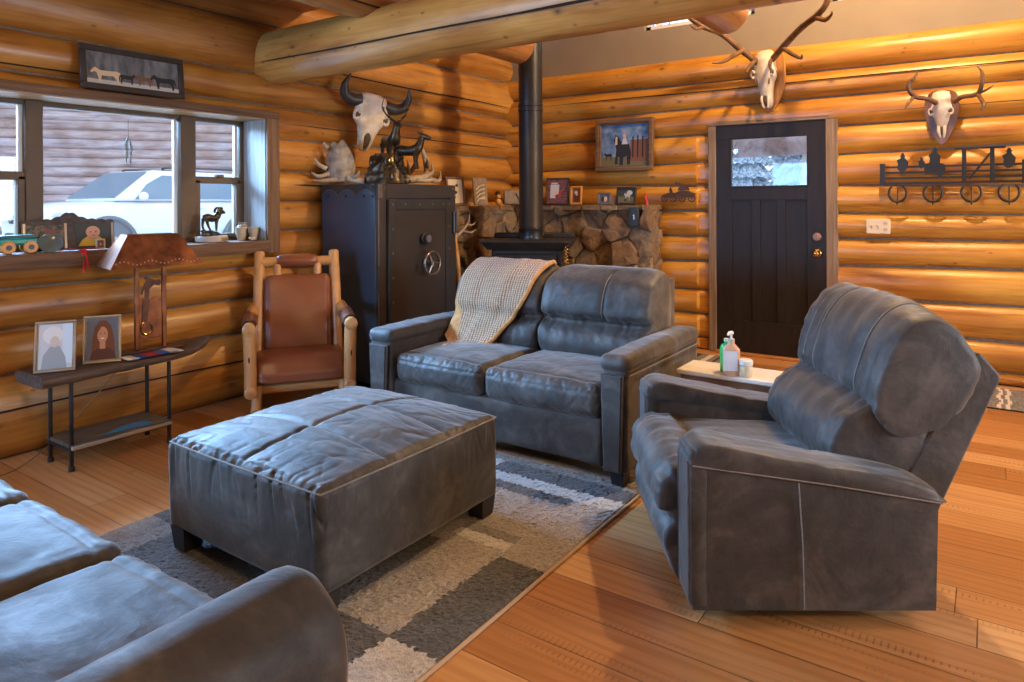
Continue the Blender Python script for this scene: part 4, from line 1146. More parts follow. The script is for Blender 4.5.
m = MB(); cushion(m, (0, -.01, 0), (.435, .085, .52), .035, 40, (.004, .022, .006), lambda p, n: .002 * nz(p.x * 6, p.y * 5, p.z * 6) - .004 * groove(abs(p.x) - .20, .006) * (1 if n.y < -.5 else 0), M=Mb)
m.build('back_pad', LEATHER, rk, smooth=80)

# ---- rug of patches
RUGC = [(-2.985, -1.335), (.42, 3.10)]
def pile(name, a, b):
    t = NT(name); n1 = t.noise(t.coord((1, 1, 1)), 190, 3, .7); n2 = t.noise(t.coord((1, 1, 1), (2, 1, 0)), 14, 4, .6)
    col = t.ramp(n1, [(.34, a), (.66, b)])
    col = t.mix(col, t.ramp(n2, [(.35, (.82, .82, .82)), (.65, (1.08, 1.08, 1.08))]), .7, 'MULTIPLY')
    return t.out(col, .95, t.bump(n1, .8, .01), Sheen_Weight=.2)
PILES = [pile('charcoal pile', (.020, .020, .022), (.115, .112, .115)), pile('beige pile', (.20, .17, .145), (.44, .39, .345)), pile('cream pile', (.36, .33, .30), (.66, .62, .575)), pile('greige pile', (.115, .10, .09), (.27, .24, .215))]
PAT = [  # x0, x1, y0, y1, tone
    (-1.539, -1.30, 1.535, 2.118, 0), (-1.805, -1.539, 1.543, 2.16, 1), (-1.805, -1.545, 2.16, 2.225, 2), (-1.805, -1.545, 2.225, 2.285, 3), (-1.545, -1.30, 2.118, 2.70, 1),
    (-2.075, -1.539, 2.628, 2.703, 0), (-1.545, -1.30, 2.62, 2.703, 2), (-2.2, -1.30, 2.703, 2.797, 2), (-2.075, -1.30, 2.797, 2.925, 0), (-2.2, -1.30, 2.925, 2.985, 3), (-1.539, -1.30, .9, 1.535, 2),
    (-1.78, -1.539, .9, 1.543, 0), (-2.757, -1.80, 1.0, 1.60, 0), (-3.0, -2.757, .9, 1.562, 3), (-3.0, -2.72, 1.562, 2.30, 0), (-2.4, -1.80, 1.60, 2.1, 0), (-2.45, -1.80, 2.1, 2.62, 1), (-2.3, -2.075, 2.628, 2.93, 2), (-2.72, -2.4, 1.6, 2.6, 2)]
def tone(x, y):
    for a, b, c, d, t in PAT:
        if a <= x < b and c <= y < d: return t
    return 1
rg = MB(); nx, ny = 165, 270; (xa, xb), (ya, yb) = RUGC
xs = [lerp(xa, xb, i / nx) for i in range(nx + 1)]; ys = [lerp(ya, yb, j / ny) for j in range(ny + 1)]
rnd = random.Random(3)
vs = []
for i, x in enumerate(xs):
    for j, y in enumerate(ys):
        e = min(x - xa, xb - x, y - ya, yb - y)
        vs.append((x + rnd.uniform(-.003, .003), y + rnd.uniform(-.003, .003), (.014 + rnd.uniform(0, .0065)) if e > .004 else .004))
rg.v = [V(p) for p in vs]
for i in range(nx):
    for j in range(ny):
        a = i * (ny + 1) + j; rg.f.append((a, a + ny + 1, a + ny + 2, a + 1)); rg.m.append(tone((xs[i] + xs[i + 1]) / 2 + rnd.uniform(-.004, .004), (ys[j] + ys[j + 1]) / 2 + rnd.uniform(-.004, .004)))
ro = rg.build('area_rug', PILES, smooth=0, recalc=False)
tag(ro, 'patchwork area rug of charcoal, beige and cream blocks under the ottoman', 'rug')
m = MB(); m.tube([(xb + .002, ya, .007), (xb + .002, yb, .007)], .007, 8).tube([(xa - .002, ya, .007), (xa - .002, yb, .007)], .007, 8).tube([(xa, yb + .002, .007), (xb, yb + .002, .007)], .007, 8).tube([(xa, ya - .002, .007), (xb, ya - .002, .007)], .007, 8)
m.build('binding', plain('tan rug binding', (.40, .27, .17), rough=.9), ro)

# ------------------------------------------------------------------ gun safe, stove and hearth
sf = thing('safe', 'tall black riveted gun safe with a spoked wheel handle', 'safe', (-3.965, 3.99, 0))
# local: door faces +x ; x -.30...325, y -.44...44
m = MB(); m.bx(-.285, .30, -.44, .44, .03, 1.495, bev=.006); m.build('body', SAFEREFL, sf)
m = MB(); m.bx(.30, .325, -.44, -.355, .03, 1.495, bev=.003).bx(.30, .325, .375, .44, .03, 1.495, bev=.003).bx(.30, .325, -.355, .375, 1.385, 1.495, bev=.003).bx(.30, .325, -.355, .375, .03, .12, bev=.003); m.build('door_frame', SAFED, sf)
sd = MB().bx(.30, .338, -.348, .368, .125, 1.378, bev=.004).build('door', SAFED, sf)
m = MB()
for a, b, c, d in ((-.348, -.272, .125, 1.378), (.29, .368, .125, 1.378), (-.272, .29, 1.30, 1.378), (-.272, .29, .125, .20)): m.bx(.338, .346, a, b, c, d, bev=.002)
m.build('door_border', SAFE, sd)
m = MB()
riv = [(-.31, z) for z in (1.34, 1.16, .98, .80, .62, .44, .26)] + [(.33, z) for z in (1.34, 1.16, .98, .80, .62, .44, .26)] + [(y, 1.34) for y in (-.18, -.02, .13, .26)]
for y, z in riv: m.ball((.347, y, z), (.007, .010, .010), 8)
for y, z in ((-.41, 1.465), (-.375, 1.465), (-.41, 1.41), (.40, 1.465), (.425, 1.41)): m.ball((.327, y, z), (.007, .011, .011), 8)
m.build('rivets', SAFEEDGE, sd)
m = MB()   # scalloped band and rivets round the top of the side
xs = [lerp(-.285, .30, i / 60) for i in range(61)]
band = [(x, 1.405 + .05 * abs(math.sin((x + .285) / .195 * PI)) ** .8) for x in xs]
m.prism([(-.285, 1.49), (.30, 1.49)] + band[::-1], -.4445, -.438); m.build('scalloped_band', SAFED, sf, smooth=0)
m = MB(); m.tube([(x, -.4445, z) for x, z in band], .0035, 6); m.build('band_edge', SAFEEDGE, sf)
m = MB()
for x in (-.21, -.01, .185, .275):
    for z in (1.47, 1.405): m.ball((x, -.446, z), (.011, .007, .011), 8)
m.build('band_rivets', SAFE, sf)
m = MB()   # worn bright edge on the corner
for z0, z1, w in ((.9, 1.38, .012), (1.39, 1.49, .05), (.15, .7, .006)): m.bx(.3255, .3270, -.44, -.44 + w, z0, z1, bev=0)
m.build('worn_edge', SAFEEDGE, sf)
m = MB(); m.cyl((.346, .03, 1.075), (.372, .03, 1.075), .045, n=28, ch=.006); m.cyl((.372, .03, 1.075), (.395, .03, 1.075), .034, n=28, ch=.004)
kp = m.build('dial', SAFED, sf); m = MB(); m.cyl((.395, .03, 1.075), (.399, .03, 1.075), .028, n=24); m.build('dial_face', plain('dial face', (.10, .105, .15), rough=.3), kp)
m = MB(); hub = V((.42, .04, .885)); ring = [(hub.x, hub.y + .088 * math.cos(a), hub.z + .088 * math.sin(a)) for a in [2 * PI * i / 32 for i in range(33)]]
m.tube(ring, .0115, 10, cap=False); m.cyl((.346, hub.y, hub.z), (hub.x + .012, hub.y, hub.z), .022, n=18, ch=.003)
for k in range(3):
    a = PI / 2 + k * 2 * PI / 3 + .5; m.tube([hub, (hub.x, hub.y + .085 * math.cos(a), hub.z + .085 * math.sin(a))], [.014, .009], 8)
m.build('wheel_handle', plain('wheel steel', (.20, .185, .175), rough=.32, metal=.9), sf)
for z in (1.19, .35):
    m = MB(); m.cyl((.335, .40, z - .09), (.335, .40, z + .09), .018, ch=.004).bx(.322, .33, .375, .44, z - .085, z + .085); m.cyl((.352, .418, z - .085), (.352, .418, z + .085), .008); m.build('hinge', SAFE, sf)

# stone work
def stones(mb, mo, w, h, M, seed, thick=.095, size=.21):
    R = random.Random(seed); pts = []
    for _ in range(4000):
        p = (R.uniform(-.05, w + .05), R.uniform(-.05, h + .05)); sz = size * R.uniform(.75, 1.3)
        if all(math.hypot(p[0] - q[0], (p[1] - q[1]) * 1.25) > (sz + q[2]) / 2 for q in pts): pts.append((p[0], p[1], sz))
    for i, p in enumerate(pts):
        poly = [(0, 0), (w, 0), (w, h), (0, h)]
        for j, q in enumerate(pts):
            if i == j or math.hypot(p[0] - q[0], p[1] - q[1]) > size * 3.2: continue
            mx, my = (p[0] + q[0]) / 2, (p[1] + q[1]) / 2; dx, dy = q[0] - p[0], q[1] - p[1]; out = []
            for k in range(len(poly)):
                a, b = poly[k], poly[(k + 1) % len(poly)]
                da = (a[0] - mx) * dx + (a[1] - my) * dy; db = (b[0] - mx) * dx + (b[1] - my) * dy
                if da <= 0: out.append(a)
                if da * db < 0: t = da / (da - db); out.append((lerp(a[0], b[0], t), lerp(a[1], b[1], t)))
            poly = out
            if len(poly) < 3: break
        if len(poly) < 3: continue
        cx = sum(a for a, b in poly) / len(poly); cy = sum(b for a, b in poly) / len(poly)
        area = abs(sum(poly[k - 1][0] * poly[k][1] - poly[k][0] * poly[k - 1][1] for k in range(len(poly)))) / 2
        if area < .004: continue
        # resample, shrink for the joint and roughen
        rs = []
        for k in range(len(poly)):
            a, b = poly[k], poly[(k + 1) % len(poly)]; n = max(1, int(math.hypot(a[0] - b[0], a[1] - b[1]) / .028))
            for t in range(n): rs.append((lerp(a[0], b[0], t / n), lerp(a[1], b[1], t / n)))
        r0 = math.sqrt(area / PI); d = thick * R.uniform(.55, 1.1); tx, ty = R.uniform(-.25, .25), R.uniform(-.25, .25)
        rings = [(1 - .005 / r0, 0), (1 - .004 / r0, d * .84), (1 - .014 / r0, d * .98), (.55, d * 1.03), (.2, d * 1.06)]
        vs = []; n = len(rs)
        for s, z in rings:
            for x, y in rs:
                xx, yy = cx + (x - cx) * s, cy + (y - cy) * s
                wob = .028 * nz(xx * 9, yy * 9, i) + .012 * nz(xx * 26, yy * 26, i) if z > 0 else 0
                rr = .005 * nz(xx * 16, yy * 16, i * 1.7)
                vs.append((max(-.01, min(w + .03, xx + rr)), yy + rr, z + wob + (tx * (xx - cx) + ty * (yy - cy) if z > 0 else 0)))
        vs.append((cx, cy, d * 1.07))
        fs = []
        for k in range(len(rings) - 1):
            for j in range(n): fs.append((k * n + j, k * n + (j + 1) % n, (k + 1) * n + (j + 1) % n, (k + 1) * n + j))
        L = len(vs) - 1; fs += [(L - n + j, L - n + (j + 1) % n, L) for j in range(n)]
        mb.add(vs, fs, 0, M)
STM = NT('field stone'); g_ = STM.n('ShaderNodeNewGeometry')
c_ = STM.ramp(g_.outputs['Random Per Island'], [(0, (.11, .075, .045)), (.25, (.25, .165, .09)), (.5, (.17, .093, .043)), (.75, (.30, .22, .135)), (1, (.14, .10, .065))])
n_ = STM.noise(STM.coord((1, 1, 1)), 13, 6, .7, .5)
c_ = STM.mix(c_, STM.ramp(n_, [(.3, (.50, .45, .40)), (.5, (.95, .92, .88)), (.68, (1.35, 1.25, 1.1))]), .85, 'MULTIPLY')
STONE = STM.out(c_, .8, STM.bump(STM.noise(STM.coord((1, 1, 1)), 26, 6, .75), 1.0, .025))
MORTAR = plain('stone mortar', (.14, .105, .072), (.21, .16, .115), .95, scale=30, bump=.4)
he = thing('stone_hearth', 'rustic stone corner wall and hearth behind the wood stove', 'hearth', (-3.2, 5.4, 0))
Lh = T(3.2, -5.4, 0)
m = MB(); stones(m, None, 1.57, 1.30, Lh @ Matrix(((1, 0, 0, -4.10), (0, 0, -1, 5.90), (0, 1, 0, 0), (0, 0, 0, 1))), 5); m.build('stone_face', STONE, he, smooth=35)
m = MB(); stones(m, None, 1.54, 1.30, Lh @ Matrix(((0, 0, 1, -4.07), (1, 0, 0, 4.455), (0, 1, 0, 0), (0, 0, 0, 1))), 9); m.build('stone_face', STONE, he, smooth=35)
m = MB(); stones(m, None, .235, 1.29, Lh @ Matrix(((0, 0, 1, -2.565), (1, 0, 0, 5.88), (0, 1, 0, 0), (0, 0, 0, 1))), 12, .03, .16); m.build('stone_end', STONE, he, smooth=35)
m = MB(); m.bx(-4.20, -2.56, 5.86, 6.115, 0, 1.285, M=Lh, bev=.01).bx(-4.22, -4.04, 4.46, 6.0, 0, 1.285, M=Lh, bev=.01); m.build('mortar', MORTAR, he)
m = MB(); R_ = random.Random(4)   # flat cap stones
x = -4.20
while x < -2.58:
    wd = min(R_.uniform(.16, .32), -2.535 - x); a = [(x + .006 + R_.uniform(-.01, .01), 5.79 + R_.uniform(-.015, .02)), (x + wd - .006, 5.79 + R_.uniform(-.015, .02)), (x + wd - .006, 6.12), (x + .006, 6.12)]
    m.prism(a, 1.275, 1.318 + R_.uniform(-.006, .004), M=Lh, plane='xy'); x += wd
y = 4.46
while y < 5.75:
    wd = min(R_.uniform(.16, .32), 5.80 - y); a = [(-4.24, y + .006), (-3.975 + R_.uniform(-.02, .015), y + .006), (-3.975 + R_.uniform(-.02, .015), y + wd - .006), (-4.24, y + wd - .006)]
    m.prism(a, 1.275, 1.318 + R_.uniform(-.006, .004), M=Lh, plane='xy'); y += wd
m.build('cap_stone', STONE, he, smooth=0)
m = MB(); m.prism([(-4.05, 4.47), (-3.2, 4.47), (-2.72, 4.95), (-2.55, 5.80), (-4.05, 5.80)], 0, .30, M=Lh, plane='xy'); m.build('hearth_slab', STONE, he, smooth=0)

stv = thing('wood_stove', 'black cast wood stove on the stone hearth', 'stove', (-3.30, 5.05, .30), rz=math.radians(24))
m = MB(); m.bx(-.30, .30, -.26, .24, .20, .66, bev=.015); m.build('firebox', STOVE, stv)
m = MB(); m.bx(-.20, .20, -.18, .18, .0, .20, bev=.01); m.bx(-.26, .26, -.24, .22, 0, .03); m.build('pedestal', STOVE, stv)
m = MB()
vs = []
for z, sx, y0, y1 in ((.655, .33, -.28, .26), (.72, .375, -.36, .29), (.735, .375, -.36, .29)): vs += [(-sx, y0, z), (sx, y0, z), (sx, y1, z), (-sx, y1, z)]
fs = [(3, 2, 1, 0), (8, 9, 10, 11)]
for k in (0, 4): fs += [(k, k + 1, k + 5, k + 4), (k + 1, k + 2, k + 6, k + 5), (k + 2, k + 3, k + 7, k + 6), (k + 3, k, k + 4, k + 7)]
m.add(vs, fs); m.build('stove_top', STOVE, stv)
m = MB(); m.bx(-.36, .36, .13, .29, .735, .775, bev=.006); m.build('rear_shelf', STOVE, stv)
m = MB(); m.bx(-.26, .26, -.285, -.26, .26, .62, bev=.01); dr = m.build('door', STOVE, stv)
m = MB(); m.bx(-.18, .18, -.292, -.284, .32, .57, bev=.004); m.build('glass_panel', plain('smoked stove glass', (.13, .105, .07), rough=.12), dr)
m = MB(); sp = [(.315 + .0, -.29 - .0, .48)]
hel = [(.335 + .028 * math.cos(t), -.31 + .028 * math.sin(t), .53 + t * .0045) for t in [i * .35 for i in range(110)]]
m.tube(hel, .0045, 6); m.tube([(.27, -.275, .54), (.335, -.31, .54), (.335, -.31, .72)], .006, 8); m.build('coil_handle', BRASS, stv)
fp = thing('stove_pipe', 'black stove pipe rising from the wood stove to the roof', 'stove pipe', (-3.30, 5.05, 1.034))
m = MB(); pr = [(.112, .0), (.112, .03), (.105, .035), (.105, .10), (.109, .105), (.109, .112), (.105, .117), (.105, .122), (.109, .127), (.109, .134), (.105, .14), (.105, .93)]
m.lathe([(.112, 0), (.112, .03), (.105, .036), (.105, .085), (.1085, .09), (.105, .095), (.105, .10), (.1085, .105), (.105, .11), (.105, 1.10), (.109, 1.105), (.109, 1.125), (.105, 1.13), (.105, 1.145), (.109, 1.15), (.109, 1.17), (.105, 1.175), (.105, 2.60)], n=36)
m.build('pipe', PIPE, fp)
m = MB(); m.cyl((.06, -.085, .022), (.068, -.10, .022), .012); m.build('clamp_screw', CHROME, fp)

# broom handle like stick and shed antler beside the hearth
stick = MB(); stick.tube(smooth_path([(-3.74, 4.62, .31), (-3.80, 4.66, .75), (-3.86, 4.69, 1.02), (-3.875, 4.70, 1.10)], 6), [.020, .022, .020, .016], 12)
tag(stick.build('walking_stick', PINE), 'peeled orange wooden stick leaning on the stones beside the safe', 'stick')
an = thing('shed_antler', 'small pale antler hanging on the stones right of the safe', 'antler', (-3.935, 4.86, 1.05))
m = MB(); m.tube(smooth_path([(.02, -.12, -.02), (.05, -.04, .05), (.045, .05, .12), (.03, .09, .20)], 8), [.014, .013, .011, .004], 10)
m.build('beam', ANTLERP, an)
for pts in ([(.05, -.04, .05), (.07, .06, .03), (.06, .16, .06)], [(.045, .03, .10), (.06, .10, .10), (.05, .16, .13)]): MB().tube(smooth_path(pts, 6), [.011, .009, .003], 8).build('tine', ANTLERP, an)

# ------------------------------------------------------------------ skulls and antlers
def skull(par, secs, M, eyes, n=20):
    """secs: (t down the face, half width, depth out, back) rings"""
    m = MB(); vs = []; fs = []; cen = secs
    P = []
    for i in range(len(secs) - 1):
        for k in range(4):
            t = k / 4; P.append([lerp(secs[i][q], secs[i + 1][q], t * t * (3 - 2 * t) if 0 else t) for q in range(4)])
    P.append(list(secs[-1]))
    for z, hw, d0, d1 in P:
        for j in range(n):
            a = 2 * PI * j / n; ca, sa = math.cos(a), math.sin(a)
            x = hw * (abs(ca) ** .8) * (1 if ca > 0 else -1); c = (d0 + d1) / 2; h = (d0 - d1) / 2
            vs.append((x + .004 * nz(x * 30, z * 30, 1), -(c + h * (abs(sa) ** .75) * (1 if sa > 0 else -1)), z))
    for i in range(len(P) - 1):
        for j in range(n): fs.append((i * n + j, i * n + (j + 1) % n, (i + 1) * n + (j + 1) % n, (i + 1) * n + j))
    fs += [tuple(range(n)), tuple((len(P) - 1) * n + j for j in range(n))]
    m.add(vs, fs, 0, M)
    return m.build('skull', BONE, par, smooth=70)
def sockets(par, sk, pts, M):
    for (x, y, z), r, ringr in pts:
        for s in (-1, 1):
            m = MB(); m.ball((s * x, y, z), r, 14, M=M); m.build('eye_socket', BONEDARK, sk)
            m = MB(); q = [(s * (x + .004) , y - r[1] * .55 + .0, z) for _ in range(1)]
            ring = [(s * (x + r[0] * .25) + s * r[0] * .35 * 0 + (r[0] * .9 * math.cos(t)) * .55, y - r[1] * .80 + .25 * r[1] * abs(math.cos(t)), z + r[2] * 1.05 * math.sin(t)) for t in [2 * PI * i / 20 for i in range(21)]]
            m.tube(ring, ringr, 8, M=M, cap=False); m.build('eye_rim', BONE, sk)
def nasal(par, sk, z0, z1, hw, d, M):
    m = MB(); m.ball((0, -d, (z0 + z1) / 2), (hw, .018, (z0 - z1) / 2), 14, M=M); m.build('nasal_opening', BONEDARK, sk)
    m = MB()
    for s in (-1, 1): m.tube(smooth_path([(s * hw * 1.2, -d + .004, z0), (s * hw * 1.35, -d - .012, (z0 + z1) / 2), (s * hw * .75, -d - .006, z1 - .012)], 6), [.010, .012, .008], 8, M=M)
    m.build('nose_bone', BONE, sk)

# elk skull over the door
ek = thing('elk_skull_mount', 'elk skull with wide brown antlers on a wooden plaque above the door', 'skull mount', (-1.55, 6.13, 2.405), rz=math.radians(-14))
Mk = Matrix.Rotation(math.radians(10), 4, 'X')
m = MB(); pl = smooth_closed([(0, .25), (.105, .20), (.13, .06), (.115, -.10), (.05, -.24), (0, -.30), (-.05, -.24), (-.115, -.10), (-.13, .06), (-.105, .20)], 5)
m.prism(pl, -.045, -.015, M=T(0, .03, 0) @ Matrix.Rotation(0, 4, 'X')); m.build('plaque', PLAQUEL, ek)
sk = skull(ek, [(.235, .030, .06, .0), (.22, .062, .10, .0), (.17, .082, .125, .0), (.10, .086, .135, .01), (.05, .098, .14, .02), (0, .094, .14, .03), (-.04, .070, .14, .035), (-.10, .056, .135, .045), (-.16, .050, .125, .05), (-.20, .046, .115, .05), (-.235, .036, .10, .055), (-.255, .016, .09, .06)], Mk, None)
sockets(ek, sk, [((.083, -.105, .045), (.028, .03, .028), .010)], Mk)
nasal(ek, sk, -.13, -.235, .022, .118, Mk)
m = MB()
for s in (-1, 1): m.tube([(s * .055, -.128, .0), (s * .05, -.134, -.05)], .007, 6, M=Mk)
m.build('tear_pit', BONEDARK, sk)
def antler(par, beam, radii, tines, mat, name='antler'):
    inv = (T(*par.location) @ rotz(par.rotation_euler.z)).inverted()
    m = MB(); P = smooth_path([inv @ V(p) for p in beam], 8); m.tube(P, [r * (1 + .06 * nz(i * .9, 3, r * 40)) for i, r in enumerate(lerp_list(radii, len(P)))], 12); b = m.build(name, mat, par)
    for pts, rr in tines:
        m = MB(); Q = smooth_path([inv @ V(p) for p in pts], 6); m.tube(Q, lerp_list(rr, len(Q)), 10); m.build('tine', mat, b)
    return b
antler(ek, [(-1.625, 6.020, 2.522), (-1.746, 5.920, 2.639), (-1.860, 5.800, 2.758), (-1.982, 5.660, 2.815), (-2.096, 5.550, 2.926), (-2.215, 5.500, 3.152)], [.026, .027, .025, .022, .020, .012],
       [([(-1.729, 5.920, 2.620), (-1.769, 5.800, 2.562), (-1.814, 5.680, 2.498), (-1.879, 5.600, 2.484)], (.020, .018, .013, .004)), ([(-1.644, 6.000, 2.538), (-1.647, 5.860, 2.474), (-1.657, 5.780, 2.405)], (.020, .016, .006)), ([(-1.974, 5.660, 2.806), (-1.994, 5.550, 2.770), (-2.008, 5.450, 2.784)], (.016, .012, .004))], ANTLER)
antler(ek, [(-1.518, 6.020, 2.526), (-1.400, 5.930, 2.612), (-1.240, 5.800, 2.710), (-1.105, 5.680, 2.758), (-1.012, 5.600, 2.823), (-0.948, 5.550, 2.992)], [.026, .027, .026, .025, .023, .014],
       [([(-1.400, 5.930, 2.604), (-1.305, 5.820, 2.524), (-1.216, 5.720, 2.464), (-1.201, 5.680, 2.486)], (.022, .018, .012, .004)), ([(-1.513, 6.000, 2.530), (-1.491, 5.880, 2.459), (-1.455, 5.800, 2.385)], (.018, .014, .005)), ([(-1.098, 5.680, 2.756), (-1.016, 5.580, 2.700), (-0.964, 5.520, 2.716), (-0.954, 5.500, 2.739)], (.022, .018, .010, .003))], ANTLER)

# deer skull on the right
dk = thing('deer_skull_mount', 'small deer skull with forked antlers on a dark shield plaque', 'skull mount', (-.30, 6.11, 2.02), rz=math.radians(-4))
Md = Matrix.Rotation(math.radians(16), 4, 'X')
m = MB(); pl = smooth_closed([(-.02, .20), (.10, .185), (.155, .11), (.15, -.02), (.10, -.16), (0, -.285), (-.10, -.16), (-.15, -.02), (-.155, .11), (-.10, .185)], 5)
m.prism([(a * .70, b * .84 - .015) for a, b in pl], -.035, -.008, M=T(0, -.005, 0)); m.build('plaque', PLAQUE, dk)
sk = skull(dk, [(.155, .022, .05, .0), (.145, .050, .08, .0), (.11, .062, .10, .0), (.06, .060, .105, .0), (.03, .070, .108, .01), (-.01, .068, .105, .02), (-.04, .050, .10, .02), (-.09, .036, .095, .03), (-.14, .030, .085, .035), (-.175, .024, .072, .035), (-.19, .010, .065, .04)], Md, None)
sockets(dk, sk, [((.060, -.080, .015), (.022, .024, .022), .007)], Md)
nasal(dk, sk, -.09, -.175, .014, .083, Md)
antler(dk, [(-0.335, 5.990, 2.068), (-0.382, 5.930, 2.095), (-0.454, 5.880, 2.110), (-0.495, 5.840, 2.160), (-0.493, 5.820, 2.216), (-0.461, 5.820, 2.242), (-0.436, 5.820, 2.290)], [.018, .017, .017, .015, .014, .012, .003], [([(-0.467, 5.880, 2.111), (-0.486, 5.800, 2.074), (-0.516, 5.780, 2.016)], (.014, .012, .005))], ANTLER)
antler(dk, [(-0.223, 5.990, 2.066), (-0.172, 5.930, 2.090), (-0.099, 5.880, 2.092), (-0.069, 5.850, 2.106), (-0.051, 5.820, 2.171), (-0.051, 5.820, 2.240), (-0.080, 5.820, 2.285)], [.018, .017, .018, .016, .014, .011, .003], [([(-0.075, 5.860, 2.101), (-0.029, 5.820, 2.113), (0.017, 5.800, 2.140)], (.012, .009, .003)), ([(-0.075, 5.860, 2.094), (-0.046, 5.780, 2.026), (-0.040, 5.750, 2.002), (-0.057, 5.750, 1.962)], (.014, .013, .011, .005))], ANTLER)

# buffalo skull over the safe
bf = thing('buffalo_skull', 'bleached buffalo skull with black horns hung on the log wall', 'skull mount', (-4.20, 3.97, 2.06), rz=math.radians(66))
bf.scale = (.86,) * 3
Mf = T(0, -.05, 0) @ Matrix.Rotation(math.radians(10), 4, 'Y') @ Matrix.Rotation(math.radians(14), 4, 'X')
sk = skull(bf, [(.215, .055, .07, .0), (.195, .115, .10, -.0), (.14, .150, .125, .0), (.06, .158, .135, .0), (.01, .165, .14, .01), (-.05, .148, .145, .02), (-.10, .105, .145, .03), (-.16, .086, .14, .04), (-.22, .076, .13, .05), (-.27, .066, .115, .055), (-.31, .050, .10, .06), (-.33, .022, .09, .065)], Mf, None)
sockets(bf, sk, [((.135, -.095, .0), (.042, .045, .040), .014)], Mf)
nasal(bf, sk, -.13, -.30, .032, .132, Mf)
for s in (-1, 1):
    m = MB(); P = smooth_path([(s * .12, -.06, .13), (s * .21, -.07, .12), (s * .285, -.09, .16), (s * .31, -.11, .25), (s * .285, -.13, .345)], 8)
    m.tube(P, lerp_list([.058, .056, .046, .030, .004], len(P)), 14, M=Mf); m.build('horn', HORN, bf)

# ------------------------------------------------------------------ on top of the safe
ST = 1.497
ma = thing('moose_antler', 'broad pale moose antler palm standing on the left of the safe top', 'antler', (-4.10, 3.60, ST), rz=math.radians(38))
m = MB()
palm = smooth_closed([(-.10, .05), (-.115, .15), (-.10, .27), (-.06, .33), (-.02, .315), (.02, .345), (.06, .29), (.10, .20), (.11, .10), (.06, .03), (-.04, .02)], 5)
n = len(palm); vs = []
for s, e in ((1, 0), (.7, -.012), (.3, -.02)):
    for a, b in palm: x, z = a * s, .17 + (b - .17) * s; vs.append((x, .10 * (x / .11) ** 2 * .35 + e - .02, z))
for s, e in ((.3, 0), (.7, .004), (1, .012)):
    for a, b in palm: x, z = a * s, .17 + (b - .17) * s; vs.append((x, .10 * (x / .11) ** 2 * .35 + e - .02, z))
fs = [tuple(range(2 * n, 3 * n)), tuple(range(3 * n, 4 * n))]
for k in (0, 1, 3, 4):
    for j in range(n): fs.append((k * n + j, k * n + (j + 1) % n, (k + 1) * n + (j + 1) % n, (k + 1) * n + j))
for j in range(n): fs.append((j, (j + 1) % n, 5 * n + (j + 1) % n, 5 * n + j))
m.add(vs, fs, 0, Matrix.Rotation(math.radians(-8), 4, 'X')); m.build('palm', PALMM, ma)
for pts in ([(-.08, -.0, .08), (-.15, -.04, .06), (-.20, -.06, .09)], [(-.10, 0, .12), (-.15, -.02, .15), (-.185, -.03, .20)], [(.08, 0, .06), (.13, -.03, .06), (.16, -.05, .10)], [(-.02, 0, .04), (-.12, -.06, .025), (-.17, -.09, .03)], [(-.09, .01, .27), (-.115, .01, .30), (-.12, .01, .325)]):
    MB().tube(smooth_path(pts, 6), [.022, .016, .005], 10).build('tine', ANTLERP, ma)
MB().tube(smooth_path([(.06, .0, .05), (.12, .0, .03), (.19, .0, .028)], 6), [.03, .026, .028], 12).build('antler_stem', ANTLERP, ma)

bz_ = thing('bronze_sculpture', 'dark bronze sculpture of a bull elk on a rocky mount, on the safe', 'sculpture', (-3.84, 3.84, ST + .004), rz=math.radians(35))
bz_.scale = (1.15, 1.15, 1.1)
m = MB(); rb = random.Random(2)
m.grid(lambda u, v: ((.15 - .07 * v) * math.cos(2 * PI * u) * (1 + .25 * nz(math.cos(6.28 * u) * 2, math.sin(6.28 * u) * 2, v * 5)), (.11 - .05 * v) * math.sin(2 * PI * u) * (1 + .25 * nz(math.cos(6.28 * u) * 2 + 4, math.sin(6.28 * u) * 2, v * 5)), .21 * v ** .9), 40, 16, closed_u=True)
for _ in range(26):
    a = rb.uniform(0, 6.28); z = rb.uniform(.02, .19); r = .14 - .28 * z
    m.ball((r * math.cos(a), r * .75 * math.sin(a), z), (rb.uniform(.015, .04), rb.uniform(.015, .03), rb.uniform(.02, .04)), 8)
m.build('rock', BRONZE, bz_)
def elk_body(par, x, z, s, face, ant=True, name='elk_figure'):
    m = MB()
    P = smooth_path([(-.10, 0, .0), (-.06, 0, .012), (.0, 0, .005), (.06, 0, .015), (.085, 0, .05), (.105, 0, .10)], 6)
    Mx = T(x, 0, z) @ Matrix.Diagonal((face * s, s, s, 1))
    m.tube(P, lerp_list([.022, .036, .034, .038, .026, .018], len(P)), 12, M=Mx)
    m.tube([(.10, 0, .105), (.13, 0, .10), (.165, 0, .085)], [.020, .017, .010], 10, M=Mx)
    for lx, ly in ((-.08, .02), (-.075, -.02), (.06, .02), (.065, -.02)): m.tube(smooth_path([(lx, ly, .0), (lx - .008, ly, -.06), (lx + .004, ly, -.12)], 4), [.018, .009, .007], 8, M=Mx)
    for sy in (-1, 1):
        m.tube([(.098, sy * .012, .12), (.085, sy * .035, .13)], [.008, .003], 6, M=Mx)
        if ant:
            m.tube(smooth_path([(.105, sy * .01, .115), (.09, sy * .05, .15), (.075, sy * .075, .20), (.085, sy * .07, .25)], 6), [.007, .006, .005, .002], 6, M=Mx)
            for q in ([(.095, sy * .04, .143), (.13, sy * .05, .155)], [(.08, sy * .068, .185), (.11, sy * .08, .20)]): m.tube(q, [.005, .002], 6, M=Mx)
    return m.build(name, BRONZE, par)
